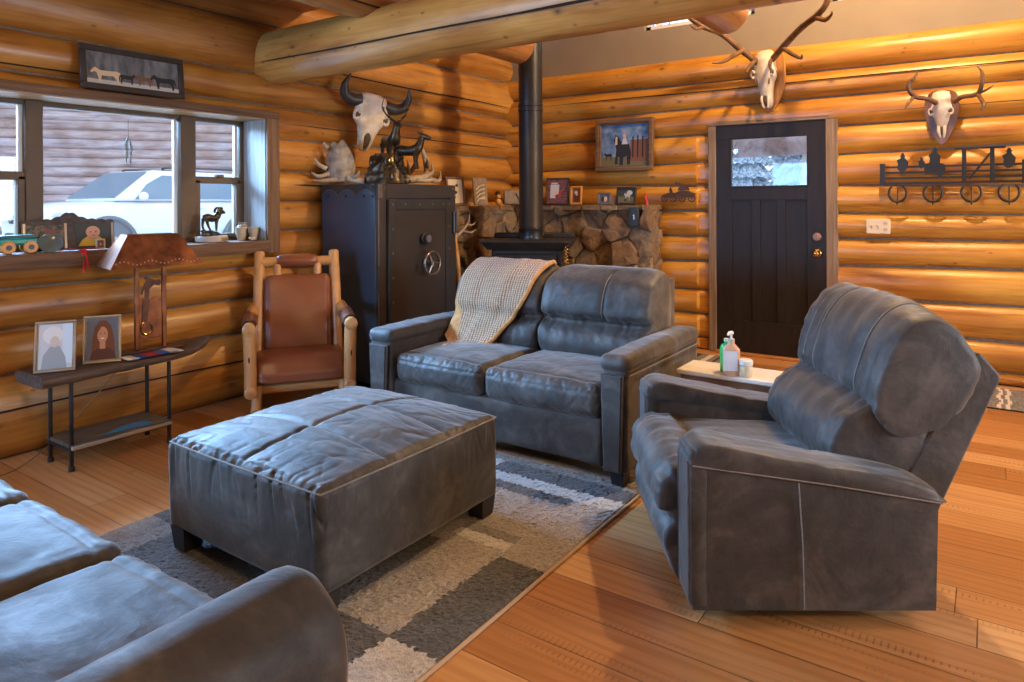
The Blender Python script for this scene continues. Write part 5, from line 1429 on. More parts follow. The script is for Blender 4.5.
e1 = elk_body(bz_, -.01, .27, 1.15, 1); e1.rotation_euler = (0, 0, math.radians(-60)); e1.location = (.03, .0, .02)
MB().tube([(.055, .03, .19), (.06, .03, .44)], [.012, .006], 8).build('spire', BRONZE, bz_)
e2 = elk_body(bz_, .10, .20, 1.0, 1, False, 'cow_figure'); e2.rotation_euler = (0, 0, math.radians(-20)); e2.location = (.06, -.02, .02)
MB().ball((.045, -.10, .16), (.022, .012, .03), 10).build('gilt_patch', BRASS, bz_)

ap = thing('elk_antler', 'tangle of brown and pale shed antler lying right on the safe top', 'antler', (-3.80, 4.19, ST), rz=math.radians(20))
m = MB(); m.tube(smooth_path([(-.10, -.20, .035), (-.02, -.08, .045), (.03, .03, .07), (.0, .12, .14), (-.03, .15, .24), (-.05, .10, .33)], 8), [.034, .032, .030, .026, .022, .008], 12); m.build('main_beam', ANTLERP, ap)
for pts in ([(.03, .03, .07), (.06, .13, .035), (.07, .24, .05), (.05, .30, .12)], [(-.04, -.10, .045), (.06, -.06, .03), (.12, .02, .05)], [(.02, .0, .06), (.07, .06, .10), (.06, .08, .17)], [(.0, .12, .14), (.04, .05, .19), (.05, .0, .22)]):
    MB().tube(smooth_path(pts, 6), [.024, .020, .014, .004], 10).build('tine', ANTLERP, ap)
a2 = thing('shed_antler', 'thin brown curved antler behind the others on the safe top', 'antler', (-4.02, 4.22, ST))
MB().tube(smooth_path([(.02, -.16, .02), (.0, -.05, .03), (.0, .05, .09), (.02, .12, .19), (.02, .08, .28)], 8), [.022, .022, .02, .017, .005], 10).build('beam', ANTLER, a2)
for pts in ([(.0, .05, .09), (.05, .0, .16), (.06, -.02, .20)], [(.0, -.04, .03), (.05, -.06, .10), (.06, -.10, .15)]): MB().tube(smooth_path(pts, 6), [.016, .011, .003], 8).build('tine', ANTLER, a2)

# ------------------------------------------------------------------ pictures: frame, print and flat shapes on the print
SKYB = plain('printed blue sky', (.03, .10, .26), (.22, .32, .46), .5, scale=9)
GREYB = plain('printed grey woods', (.05, .055, .07), (.17, .17, .19), .5, scale=26, stretch=(1, 1, .25))
def picture(par, w, h, fr, mat, bgm, shapes, tilt=0, depth=.02, inner=None, glass=False):
    """stands with its lower edge at the thing's origin, facing local -y"""
    M = Matrix.Rotation(-tilt, 4, 'X')
    m = MB()
    for a, b, c, d in ((-w / 2, w / 2, 0, fr), (-w / 2, w / 2, h - fr, h), (-w / 2, -w / 2 + fr, fr, h - fr), (w / 2 - fr, w / 2, fr, h - fr)): m.bx(a, b, -depth, 0, c, d, M=M, bev=.003)
    m.bx(-w / 2 + .004, w / 2 - .004, -.006, -.001, .004, h - .004, M=M, bev=0)
    m.build('frame', mat, par)
    if inner:
        m = MB(); f2 = fr; t = fr * .4
        for a, b, c, d in ((-w / 2 + f2, w / 2 - f2, f2, f2 + t), (-w / 2 + f2, w / 2 - f2, h - f2 - t, h - f2), (-w / 2 + f2, -w / 2 + f2 + t, f2, h - f2), (w / 2 - f2 - t, w / 2 - f2, f2, h - f2)): m.bx(a, b, -depth * .8, -.004, c, d, M=M, bev=.002)
        m.build('inner_frame', inner, par); fr = fr + t
    W, H = w - 2 * fr, h - 2 * fr
    mats = [bgm]; m = MB(); m.bx(-W / 2, W / 2, -.009, -.006, fr, fr + H, M=M, bev=0)
    for k, (mt, poly) in enumerate(shapes):
        if mt not in mats: mats.append(mt)
        y = -.0095 - .0004 * k
        m.add([((x - .5) * W, y, fr + z * H) for x, z in poly], [tuple(range(len(poly)))], mats.index(mt), M)
    return m.build('print', mats, par, smooth=0)
HORSE = [(.02, .62), (.06, .74), (.13, .90), (.20, .98), (.24, .90), (.34, .80), (.60, .80), (.84, .84), (.95, .76), (1.0, .45), (.97, .30), (.94, .50), (.92, .62), (.90, .30), (.92, .02), (.84, .02), (.83, .28), (.76, .44), (.72, .48), (.46, .44), (.38, .46), (.35, .24), (.36, .02), (.28, .02), (.27, .24), (.24, .46), (.22, .62), (.15, .68), (.08, .56)]
def horse(x, z, w, h, flip=False): return [(x + (1 - a if flip else a) * w, z + b * h) for a, b in HORSE]
def oval(cx, cz, rx, rz, n=18): return [(cx + rx * math.cos(2 * PI * i / n), cz + rz * math.sin(2 * PI * i / n)) for i in range(n)]
def rect(a, b, c, d): return [(a, c), (b, c), (b, d), (a, d)]
CREAM = flat('printed cream', (.55, .44, .30)); PBLK = flat('printed black', (.012, .011, .012)); PBRN = flat('printed brown', (.17, .065, .03)); PSNOW = flat('printed frost', (.42, .42, .42))
SKIN = flat('printed skin tone', (.50, .26, .17)); HAIR = flat('printed auburn hair', (.14, .045, .02)); PNAVY = flat('printed slate', (.10, .11, .15)); PSHIRT = flat('printed maroon', (.075, .022, .02)); PGRASS = flat('printed field', (.13, .12, .05)); PYEL = flat('printed yellow', (.62, .42, .05)); PMAR = flat('printed dark green', (.03, .045, .03)); PPINK = flat('printed pink', (.55, .30, .24)); PLIP = flat('printed lips', (.42, .10, .09)); PGREY = flat('printed pale grey', (.46, .48, .50))
FRBLK = plain('brown black frame', (.022, .014, .011), (.04, .026, .02), .4, scale=8)
FRBARN = barn('barn wood frame', 0, (.13, .075, .04), (.20, .125, .075), (.07, .04, .022))
FRGOLD = plain('champagne metal frame', (.34, .28, .20), (.44, .37, .28), .35, .5)
FRORANGE = plain('orange pine frame', (.48, .20, .035), (.58, .27, .06), .45)

p = thing('horse_picture', 'long dark framed picture of four horses above the window', 'picture', (-4.215, 2.12, 2.016), rz=math.radians(90))
picture(p, .61, .255, .034, FRBLK, GREYB, [(PSNOW, rect(0, 1, 0, .14)), (CREAM, horse(.03, .06, .33, .46)), (PBLK, horse(.33, .08, .20, .36, True)), (PBRN, horse(.49, .09, .20, .36)), (PBLK, horse(.66, .06, .31, .48))], tilt=math.radians(6))
p = thing('horse_picture', 'barn wood framed picture of a horse under blue sky, left of the door', 'picture', (-2.905, 6.095, 1.645), rz=math.radians(0))
o = picture(p, .60, .50, .035, FRBARN, SKYB, [(PGRASS, rect(0, 1, 0, .22)), (PBRN, rect(.62, .98, .1, .62)), (PBLK, rect(.66, .69, .2, .7)), (PBLK, rect(.76, .79, .2, .72)), (PBLK, rect(.86, .89, .2, .7)), (PBLK, horse(.06, .14, .18, .2)), (PBLK, [(.30, .05), (.33, .40), (.28, .62), (.30, .76), (.36, .72), (.42, .60), (.60, .52), (.64, .30), (.62, .03), (.56, .03), (.55, .24), (.48, .20), (.47, .02), (.40, .02), (.40, .22), (.36, .22), (.36, .05)]), (CREAM, [(.30, .50), (.31, .72), (.35, .70), (.35, .52)]), (PPINK, oval(.50, .72, .035, .06)), (PGREY, [(.44, .52), (.47, .66), (.53, .66), (.57, .52)])], tilt=math.radians(3), depth=.045, inner=FRBARN)

# on the stone ledge
LZ = 1.322
def stand(name, label, cat, x, y, rz, z=LZ, group=None): return thing(name, label, cat, (x, y, z), rz, group)
p = stand('picture_frame', 'tall brown framed print with dark marks, on the ledge beside the safe', 'picture frame', -4.075, 4.97, math.radians(72))
picture(p, .20, .27, .022, FRBARN, CREAM, [(PBLK, oval(.35, .65, .10, .08)), (PBLK, oval(.62, .74, .09, .06)), (PBLK, oval(.5, .45, .12, .07)), (PBRN, oval(.4, .25, .1, .06))], tilt=math.radians(9))
p = stand('carved_plaque', 'weathered wooden plaque with pale slanted carving on the corner ledge', 'plaque', -4.09, 5.36, math.radians(66))
Mt = Matrix.Rotation(math.radians(-9), 4, 'X')
MB().bx(-.075, .075, -.02, 0, 0, .27, M=Mt).build('board', BARNZ, p)
m = MB()
for k, z in enumerate((.05, .09, .13, .17)): m.tube([(-.05, -.023, z - .02), (-.01, -.024, z + .015), (.045, -.023, z + .03)], .007, 6, M=Mt)
m.tube([(-.04, -.023, .06), (.045, -.023, .06)], .006, 6, M=Mt); m.build('relief', CREAM, p)
p = stand('figurine', 'small orange and brown figurine between plaque and carved stone', 'figurine', -4.02, 5.56, math.radians(50))
MB().ball((0, 0, .035), (.032, .028, .036), 12).ball((0, -.004, .085), (.026, .024, .03), 12).build('body', FRORANGE, p)
MB().ball((-.005, .004, .118), (.03, .03, .022), 12).tube([(.02, -.02, .07), (.045, -.02, .05), (.05, -.01, .01)], .007, 6).build('hat', FRBLK, p)
p = stand('carved_stone', 'flat grey stone slab carved with letters behind the stove pipe', 'stone', -3.92, 5.80, math.radians(40))
MB().bx(-.17, .17, -.03, 0, 0, .155, M=Matrix.Rotation(math.radians(-8), 4, 'X'), bev=.012).build('slab', plain('grey slab stone', (.17, .13, .10), (.27, .22, .175), .85, scale=20, bump=.4), p)
m = MB(); Ms = Matrix.Rotation(math.radians(-8), 4, 'X')
m.tube([(-.045, -.033, .115), (-.015, -.033, .045), (.015, -.033, .115)], .006, 6, M=Ms); m.build('letter', CRACK, p)
m = MB(); m.tube([(.05, -.033, .115), (.05, -.033, .045), (.09, -.033, .045)], .006, 6, M=Ms); m.build('letter', CRACK, p)
p = stand('photo_canvas', 'dark red patterned print just right of the stove pipe', 'picture', -3.60, 5.99, math.radians(8))
PATT = plain('printed dark red pattern', (.05, .015, .015), (.22, .07, .06), .5, scale=60, detail=2)
picture(p, .25, .27, .012, FRBLK, PATT, [(PGREY, rect(.16, .58, .22, .78)), (PATT, oval(.5, .3, .1, .1)), (CREAM, oval(.46, .46, .10, .10)), (RED, rect(.56, .66, .25, .5)), (PGREY, rect(.2, .5, .8, .86))], tilt=math.radians(7))
p = stand('picture_frame', 'narrow orange wooden frame standing on the stone ledge', 'picture frame', -3.385, 6.0, math.radians(6))
picture(p, .125, .185, .02, FRORANGE, PBRN, [(PGREY, oval(.45, .7, .2, .1)), (PSHIRT, rect(.25, .8, .05, .5)), (PPINK, oval(.55, .55, .15, .08))], tilt=math.radians(6))
p = stand('picture_frame', 'small grey framed snapshot, third from the pipe on the ledge', 'picture frame', -3.06, 5.97, math.radians(2))
picture(p, .135, .115, .014, plain('grey frame', (.13, .12, .12), rough=.5), PNAVY, [(CREAM, oval(.62, .45, .16, .28)), (PBLK, oval(.35, .45, .14, .3))], tilt=math.radians(8))
p = stand('card', 'small plain brown card leaning beside the grey snapshot', 'card', -2.968, 5.98, 0)
MB().bx(-.024, .024, -.008, 0, 0, .085, M=Matrix.Rotation(math.radians(-8), 4, 'X'), bev=.001).build('card', plain('tan card', (.22, .12, .06), rough=.7), p)
p = stand('picture_frame', 'black framed photo of a white animal near the right end of the ledge', 'picture frame', -2.83, 5.97, math.radians(-2))
picture(p, .205, .165, .018, FRBLK, PMAR, [(PGRASS, rect(0, 1, 0, .45)), (PGREY, oval(.70, .72, .18, .18)), (PSNOW, horse(.35, .15, .4, .6)), (PBLK, rect(.4, .5, .1, .3))], tilt=math.radians(7))
p = stand('red_figure', 'tiny red standing figure at the right end of the stone ledge', 'figurine', -2.60, 5.90, .2, z=1.318)
MB().tube(smooth_path([(.008, 0, 0), (.006, 0, .035), (-.004, 0, .06), (-.002, 0, .095)], 4), [.013, .014, .013, .007], 10).ball((0, 0, .098), (.012, .011, .014), 10).build('body', RED, p)
p = thing('thermometer_plate', 'small black plate with a pale mark on the right of the stone wall', 'plate', (-2.664, 5.780, 1.211))
MB().bx(-.045, .045, -.01, .06, -.085, .085).build('plate', BLACKP, p); MB().tube([(-.004, -.013, .012), (.004, -.013, .022), (.004, -.013, -.022)], .004, 6).build('mark', WHITEP, p)

# ------------------------------------------------------------------ ironwork on the back wall
wn = thing('wagon_silhouette', 'small brown metal wagon silhouette on the logs left of the door', 'wall ornament', (-2.36, 6.085, 1.40))
WAG = plain('dark brown metal', (.045, .018, .009), (.085, .036, .018), .55, .3)
m = MB(); m.prism([(-.15, -.015), (.15, -.015), (.16, .02), (.12, .03), (.10, .045), (.02, .05), (-.03, .03), (-.10, .03), (-.15, .012)], -.006, 0); m.build('wagon_bed', WAG, wn, smooth=0)
m = MB(); m.prism([(-.01, .05), (.01, .085), (.05, .10), (.09, .085), (.11, .05)], -.006, 0); m.build('canopy', WAG, wn, smooth=0)
m = MB(); m.prism([(-.085, .03), (-.09, .06), (-.075, .085), (-.062, .06), (-.055, .03)], -.006, 0); m.build('driver', WAG, wn, smooth=0)
m = MB(); m.prism([(-.01, .085), (-.035, .11), (-.02, .13), (.0, .12), (.02, .115), (.03, .095)], -.006, 0); m.build('rider', WAG, wn, smooth=0)
for x in (-.135, -.05, .035, .125):
    m = MB(); m.tube([(x + .03 * math.cos(t), -.003, -.022 + .03 * math.sin(t)) for t in [2 * PI * i / 20 for i in range(21)]], .006, 6, cap=False)
    for k in range(3): a = k * PI / 3; m.tube([(x - .027 * math.cos(a), -.003, -.022 - .027 * math.sin(a)), (x + .027 * math.cos(a), -.003, -.022 + .027 * math.sin(a))], .0025, 5)
    m.build('wheel', WAG, wn)
sg = thing('ranch_fence_rack', 'long black metal ranch fence coat rack with horseshoe hooks right of the door', 'coat rack', (-.25, 6.075, 1.55))
IR = plain('satin black sheet metal', (.010, .009, .009), (.018, .016, .015), .45, .3)
L0, L1 = -.455, .445
m = MB()
for z in (.055, .012, -.030, -.068): m.bx(L0, L1, -.012, -.004, z - .008, z + .008, bev=.001)
m.build('rail', IR, sg)
for x in (L0 + .008, L1): MB().bx(x - .018, x + .018, -.014, -.002, -.085, .085, bev=.002).build('post', IR, sg)
m = MB(); m.prism([(-.03, .03), (-.035, .10), (.02, .115), (.11, .11), (.155, .09), (.16, .04), (.13, -.03), (.10, -.05), (.09, -.02), (.07, .0), (.0, .0), (-.02, -.01)], -.014, -.004, M=T(-.145, 0, .0) @ Matrix.Diagonal((.72, 1, .72, 1))); m.build('animal', IR, sg, smooth=0)
for x, z, s in ((-.31, .05, 1), (-.10, .085, 1.0), (.352, .06, 1.0), (-.185, .06, .6)):
    m = MB(); P_ = [(-.035, -.01), (-.03, .03), (-.04, .055), (-.015, .07), (-.01, .082), (-.022, .086), (-.012, .092), (-.004, .11), (.010, .11), (.014, .094), (.024, .088), (.014, .08), (.018, .07), (.04, .04), (.035, .0), (.015, -.03), (-.01, -.035)]
    m.prism([(x + a * s, z + b * s) for a, b in P_], -.020, -.013); m.build('cowboy_figure', IR, sg, smooth=0)
m = MB(); gx_, hx_ = .085, .255
m.bx(gx_ - .014, gx_ + .014, -.014, -.002, -.07, .175, bev=.002).bx(hx_ - .014, hx_ + .014, -.014, -.002, -.07, .175, bev=.002).bx(gx_ - .06, hx_ + .08, -.014, -.002, .172, .186, bev=.002)
m.tube([(gx_ + .03, -.008, -.045), (hx_ - .01, -.008, .14)], .008, 8); m.build('gate', IR, sg)
for x in (-.345, -.112, .128, .352):
    m = MB(); A = [2.2 + (i / 24) * (2 * PI - 1.25) + .0 for i in range(25)]
    arc = [(x + .060 * math.cos(t), -.012, -.145 + .066 * math.sin(t)) for t in A]
    m.tube(arc, [.009] + [.014] * 4 + [.017] * 4 + [.014] * 4 + [.009], 8, flat=.6); hs = m.build('horseshoe', IR, sg)
    m = MB(); m.tube(smooth_path([(x, -.004, -.10), (x, -.012, -.18), (x, -.02, -.222), (x, -.055, -.232), (x, -.062, -.205)], 5), .0042, 8); m.build('hook', IR, hs)
sw = thing('switch_plate', 'ivory double light switch and outlet plate on the logs right of the door', 'switch', (-.735, 6.122, 1.145))
MB().bx(-.085, .085, -.008, .01, -.058, .058, bev=.004).build('plate', SWITCHP, sw)
for x in (-.045, .0): MB().bx(x - .005, x + .005, -.018, -.006, -.012, .012, bev=.002).build('toggle', plain('toggle ivory', (.42, .33, .2), rough=.4), sw)
m = MB(); m.cyl((.05, -.010, .024), (.05, -.006, .024), .017).cyl((.05, -.010, -.024), (.05, -.006, -.024), .017); m.build('outlet', plain('outlet face', (.50, .40, .26), rough=.4), sw)
for z in (.024, -.024):
    m = MB(); m.bx(.043, .0455, -.0112, -.0095, z - .006, z + .006, bev=0); m.bx(.0545, .057, -.0112, -.0095, z - .006, z + .006, bev=0); m.build('slot', BLACKP, sw)

# ------------------------------------------------------------------ console table under the window
ct = thing('console_table', 'narrow live edge slab table on black iron legs under the window', 'table', (-3.95, 1.85, 0))
Lc = T(3.95, -1.85, 0)
def slab(u, v):
    y = lerp(1.46, 2.42, u)
    f = -3.79 - .05 * max(0, (u - .55) / .45) ** 2 * 2.2 + .010 * nz(y * 8, 1, 2); b = -4.12 + .02 * nz(y * 7, 5, 1) + .10 * max(0, (u - .80) / .2) ** 2
    zt = .512 + .035 * max(0, (u - .82) / .18) ** 1.5
    th = lerp(.062, .035, u)
    a = v * 2 * PI; cx, hw = (f + b) / 2, (f - b) / 2
    x = cx + hw * (abs(math.cos(a)) ** .35) * (1 if math.cos(a) > 0 else -1) * (1 - max(0, (u - .93) / .07) * .5); z = zt - th / 2 + th / 2 * (abs(math.sin(a)) ** .45) * (1 if math.sin(a) > 0 else -1)
    return (x + .006 * nz(y * 14, z * 30, a), y, z + .003 * nz(y * 12, x * 16, 3))
m = MB(); m.grid(slab, 60, 28, M=Lc); n = 29
m.f.append(tuple(range(28))); m.m.append(0); m.f.append(tuple(60 * n + j for j in range(28))); m.m.append(0)
m.build('slab_top', LIVE, ct, smooth=50)
LX = (-3.845, -4.085); LY = (1.607, 2.115)
for x in LX:
    for y in LY:
        m = MB(); m.bx(x - .008, x + .008, y - .008, y + .008, .022, .462, M=Lc, bev=.001); m.cyl((x, y, .002), (x, y, .024), .014, M=Lc); m.build('leg', IRON, ct)
for x in LX: MB().bx(x - .006, x + .006, LY[0], LY[1] + .0, .100, .112, M=Lc, bev=0).build('stretcher', IRON, ct)
for y in LY: MB().bx(LX[1], LX[0], y - .006, y + .006, .100, .112, M=Lc, bev=0).build('stretcher', IRON, ct)
m = MB(); m.bx(-4.12, -3.825, 1.60, 2.12, .113, .135, M=Lc, bev=.004); m.build('lower_shelf', plain('dark shelf slate', (.05, .045, .036), (.12, .105, .085), .4, scale=10, stretch=(3, 1, 1)), ct)
m = MB(); m.bx(-3.832, -3.818, 1.60, 2.12, .110, .128, M=Lc, bev=.003); m.build('shelf_edge', plain('pale bark edge', (.32, .28, .24), rough=.8), ct)
m = MB(); m.add([V(q) for q in ((-3.86, 1.74, .1362), (-3.84, 2.02, .1362), (-3.93, 2.03, .1362), (-3.95, 1.92, .1362))], [(0, 1, 2, 3)], 0, Lc); m.build('blue_inlay', plain('blue resin river', (.02, .19, .42), (.04, .26, .50), .15), ct, smooth=0)
m = MB(); m.tube(smooth_path([(-4.02, 1.95, .46), (-4.08, 1.93, .40), (-4.15, 1.80, .22), (-4.16, 1.62, .06), (-4.10, 1.45, .006), (-4.06, 1.3, .005)], 8), .003, 6); tag(m.build('lamp_cord', plain('tan cord', (.22, .15, .07), rough=.6)), 'thin tan lamp cord running down behind the console table to the floor', 'cord')

def easel_frame(name, label, loc, rz, w, h, bgm, shapes):
    p = thing(name, label, 'picture frame', loc, rz)
    picture(p, w, h, .012, FRGOLD, bgm, shapes, tilt=math.radians(14), depth=.016, inner=FRGOLD)
    MB().prism([(.042, .14), (.105, .0), (.115, .0), (.050, .15)], -.03, .03, plane='yz').build('easel_back', BLACKP, p); return p
easel_frame('picture_frame', 'gold framed misty pale portrait, left of two on the slab table', (-3.875, 1.545, .515), math.radians(60), .18, .255, PGREY,
            [(flat('printed mist', (.60, .58, .55)), oval(.42, .75, .3, .2)), (flat('printed blue mist', (.50, .58, .64)), rect(.7, 1, .1, 1)), (flat('printed dusk', (.26, .29, .31)), [(.1, 0), (.15, .3), (.35, .5), (.62, .5), (.8, .25), (.85, 0)]), (SKIN if False else flat('printed faded skin', (.52, .42, .36)), oval(.48, .60, .13, .13))])
easel_frame('picture_frame', 'gold framed portrait of a person with long wavy auburn hair', (-3.885, 1.775, .515), math.radians(62), .178, .25, PNAVY,
            [(HAIR, [(.16, .12), (.18, .5), (.26, .8), (.42, .95), (.62, .95), (.78, .8), (.88, .5), (.92, .2), (.80, .08), (.3, .05)]), (PSHIRT, [(.1, 0), (.16, .18), (.38, .28), (.66, .28), (.9, .18), (.95, 0)]), (SKIN, [(.42, .26), (.60, .26), (.60, .42), (.42, .42)]), (SKIN, oval(.51, .60, .17, .20)), (HAIR, [(.30, .62), (.34, .82), (.50, .86), (.44, .76), (.36, .66)]), (PBLK, oval(.445, .63, .022, .014)), (PBLK, oval(.575, .63, .022, .014)), (WHITEP, oval(.51, .51, .065, .022)), (PLIP, [(.44, .505), (.51, .475), (.58, .505), (.51, .49)])])
sv = thing('woven_runner', 'small fringed blue, red and cream woven mat on the slab table', 'mat', (-3.855, 2.02, .518))
for k, (y0, y1, c) in enumerate(((-.13, -.09, (.55, .50, .45)), (-.09, -.045, (.02, .06, .26)), (-.045, .03, (.30, .02, .03)), (.03, .08, (.03, .10, .36)), (.08, .13, (.55, .50, .45)))):
    m = MB(); m.grid(lambda u, v: (lerp(-.055, .062, u), lerp(y0, y1, v), .004 + .0025 * nz(u * 9, v * 4 + k, 1) + max(0, (lerp(y0, y1, v) - .02)) * .05), 8, 4); m.grid(lambda u, v: (lerp(-.055, .062, u), lerp(y0, y1, v), .0), 8, 4)
    m.build('band', plain('woven band', c, rough=.95, bump=.4, bscale=300), sv)
m = MB()
for i in range(14):
    x = lerp(-.05, .058, i / 13)
    for s in (-1, 1): m.tube([(x, s * .128, .004), (x + random.uniform(-.01, .01), s * .152, .003)], .0022, 5)
m.build('fringe', plain('cream fringe', (.58, .52, .46), rough=.9), sv)
# ---- table lamp
lp = thing('table_lamp', 'rusted metal table lamp with a cut out horseshoe panel and slanted shade', 'lamp', (-3.985, 2.085, .520), rz=math.radians(80))
m = MB(); m.prism([(-.17, -.05), (.17, -.05), (.19, -.02), (.19, .05), (-.19, .05), (-.19, -.02)], .0, .008, plane='xy'); m.build('base', RUSTD, lp)
for s in (-1, 1): MB().bx(s * .073 - .012, s * .073 + .012, -.012, .012, .008, .485).build('post', RUST, lp)
MB().bx(-.075, .075, -.009, .009, .462, .478).build('crossbar', RUST, lp)
m = MB(); m.prism([(-.062, .075), (.062, .075), (.062, .295), (.02, .30), (.0, .285), (-.03, .30), (-.062, .29)], -.004, .004); pn = m.build('panel', RUST, lp, smooth=0)
MB().bx(-.064, .064, -.007, .007, .065, .078).build('crossbar', RUST, lp)
m = MB(); m.tube([(-.022 + .030 * math.cos(t), -.006, .125 + .036 * math.sin(t)) for t in [2.0 + i / 16 * 5.2 for i in range(17)]], .006, 6); m.build('horseshoe', BRASS, pn)
m = MB(); m.prism([(-.050, .16), (-.02, .16), (-.004, .285), (-.024, .30), (-.040, .29), (-.045, .22)], -.008, -.003); m.build('cutout', RUSTD, pn, smooth=0)
m = MB(); m.prism([(-.030, .29), (-.010, .29), (-.004, .35), (.02, .372), (.048, .362), (.058, .382), (.048, .40), (.030, .395), (.0, .408), (-.022, .425), (-.034, .418), (-.022, .395), (-.034, .372), (-.044, .345), (-.052, .32), (-.044, .318), (-.036, .345), (-.028, .35)], -.004, .004); m.build('bucking_horse', RUSTD, lp, smooth=0)
m = MB(); b0, t0 = (.245, .150, .485), (.135, .058, .665)
vs = [(sx * a, sy * b, z) for a, b, z in (b0, t0) for sx, sy in ((-1, -1), (1, -1), (1, 1), (-1, 1))]
vs += [(x * .985, y * .98, z) for x, y, z in vs]
fs = []
for k in range(4): a, b = k, (k + 1) % 4; fs += [(a, b, b + 4, a + 4), (8 + b, 8 + a, 12 + a, 12 + b), (a, 8 + a, 8 + b, b), (4 + b, 12 + b, 12 + a, 4 + a)]
m.add(vs, fs); sh = m.build('lamp_shade', RUST, lp, smooth=0)
m = MB()
for i in range(22):
    t = i / 21; x = lerp(-.215, .215, t); z = .512 + .010 * math.sin(t * 19); y = -lerp(.150, .058, (z - .485) / .18) - .002
    m.ball((x, y, z), (.0042, .002, .0042), 6)
PRICK = plain('bright pricked dots', (.50, .30, .20), rough=.4, metal=.5); m.build('pierced_dots', PRICK, sh); tag(sh.children[0], kind='stuff')
MB().cyl((0, 0, .478), (0, 0, .58), .012).build('stem', RUSTD, lp); MB().cyl((0, 0, .56), (0, 0, .60), .02).ball((0, 0, .62), (.028, .028, .036), 14).build('bulb', WHITEP, lp)

# ------------------------------------------------------------------ window sill
SZ = 1.094
p = thing('double_photo_frame', 'dark scalloped double photo frame on the window sill', 'picture frame', (-4.335, 1.81, SZ), rz=math.radians(76))
DF = plain('carved dark frame', (.022, .016, .018), (.055, .042, .045), .5, scale=30, bump=.4, bscale=80)
Mt = Matrix.Rotation(math.radians(-10), 4, 'X')
top = [(-.225 + .45 * i / 60, .165 + .018 * math.exp(-((i - 30) / 7) ** 2) * 1.8 + .009 * abs(math.sin(i * .52)) + .016 * (1 - abs(i - 30) / 30)) for i in range(61)]
m = MB(); m.prism([(-.225, 0), (.225, 0)] + top[::-1], -.012, 0, M=Mt); m.build('frame', DF, p, smooth=0)
m = MB(); m.bx(-.205, -.025, -.016, -.011, .02, .145, M=Mt, bev=0)
bgp = plain('printed dark blur', (.02, .018, .018), (.16, .12, .10), .4, scale=40)
m.add([(-.205 + .18 * x, -.0165, .02 + .125 * z) for x, z in [(.35, .1), (.5, .85), (.75, .8), (.8, .1)]], [(0, 1, 2, 3)], 1, Mt); m.build('print', [bgp, flat('printed dusky red', (.20, .05, .045))], p, smooth=0)
m = MB(); m.bx(.025, .205, -.016, -.011, .02, .15, M=Mt, bev=0)
def pp(poly, k, mi): m.add([(.025 + .18 * x, -.0165 - .0004 * k, .02 + .13 * z) for x, z in poly], [tuple(range(len(poly)))], mi, Mt)
pp([(.08, .0), (.2, .28), (.34, .42), (.66, .42), (.8, .25), (.82, 0)], 0, 1); pp(oval(.50, .62, .20, .27), 1, 2); pp([(.32, .40), (.40, .30), (.6, .30), (.66, .40), (.5, .45)], 2, 2); pp(oval(.43, .62, .03, .025), 3, 3); pp(oval(.58, .62, .03, .025), 4, 3); pp(oval(.50, .47, .06, .025), 5, 4)
m.build('print', [flat('printed dark teal', (.03, .04, .04)), PYEL, SKIN, PBLK, PLIP], p, smooth=0)
for a in (-.215, -.02, .215): MB().bx(a - .006, a + .006, -.016, -.010, .012, .155, M=Mt, bev=0).build('silver_edge', CHROME, p)
p = thing('picture_frame', 'tiny pale framed photo leaning at the front of the double frame', 'picture frame', (-4.268, 1.945, SZ), rz=math.radians(70))
picture(p, .05, .062, .009, plain('cream mini frame', (.55, .46, .36), rough=.5), PBRN, [(PBLK, oval(.5, .6, .3, .25)), (SKIN, oval(.5, .5, .18, .2))], tilt=math.radians(12), depth=.006)
rb = thing('red_ribbon', 'shiny red ribbon hanging over the window sill edge', 'ribbon', (-4.25, 1.83, SZ))
RIB = plain('red satin', (.50, .008, .022), (.62, .02, .04), .28, scale=20)
m = MB(); pth = smooth_path([(-.05, 0, .004), (.0, .0, .006), (.024, .002, -.004), (.028, .004, -.06), (.026, .008, -.125)], 8)
def ribf(pth, w):
    n = len(pth) - 1
    return lambda u, v: pth[min(n, int(round(u * n)))] + V((.0015 * math.sin(v * 3), (v - .5) * w * (1 + .5 * math.sin(u * 6)), .001 * math.sin(u * 20)))
m.grid(ribf(pth, .022), 24, 4); m.build('tail', RIB, rb)
m = MB(); p2 = [q + V((.003, .006, 0)) for q in smooth_path([(-.04, 0, .006), (.0, .0, .009), (.026, .004, -.004), (.031, .012, -.05), (.028, .022, -.10)], 8)]; m.grid(ribf(p2, .016), 24, 4); m.build('tail', RIB, rb)
m = MB(); m.tube(smooth_path([(-.012, -.10, .006), (-.01, -.05, .012), (-.012, 0, .006), (-.01, .06, .012), (-.012, .10, .006)], 6), .006, 8, flat=.5); m.build('coil', RIB, rb)
p = thing('toy_truck', 'teal and orange toy truck at the left end of the window sill', 'toy', (-4.32, 1.545, SZ), rz=math.radians(85))
TEAL = plain('teal toy plastic', (.02, .30, .25), rough=.4); ORG = plain('orange toy plastic', (.60, .24, .02), rough=.4)
MB().bx(-.09, .09, -.035, .035, .045, .085, bev=.012).bx(-.07, .07, -.03, .03, .085, .10, bev=.004).build('body', TEAL, p)
MB().bx(-.085, .085, -.034, .034, .085, .098, bev=.002).build('dark_roof', BLACKP, p)
for x in (-.05, .052):
    for y in (-.036, .036):
        w_ = MB().cyl((x, y - .012, .034), (x, y + .012, .034), .034, n=20, ch=.004).build('wheel', ORG, p); MB().cyl((x, y - .015, .034), (x, y + .015, .034), .014, n=16).build('hub', BLACKP, w_)
p = thing('glass_dish', 'grey glass dish tilted against the toy truck on the sill', 'dish', (-4.31, 1.70, SZ), rz=math.radians(70))
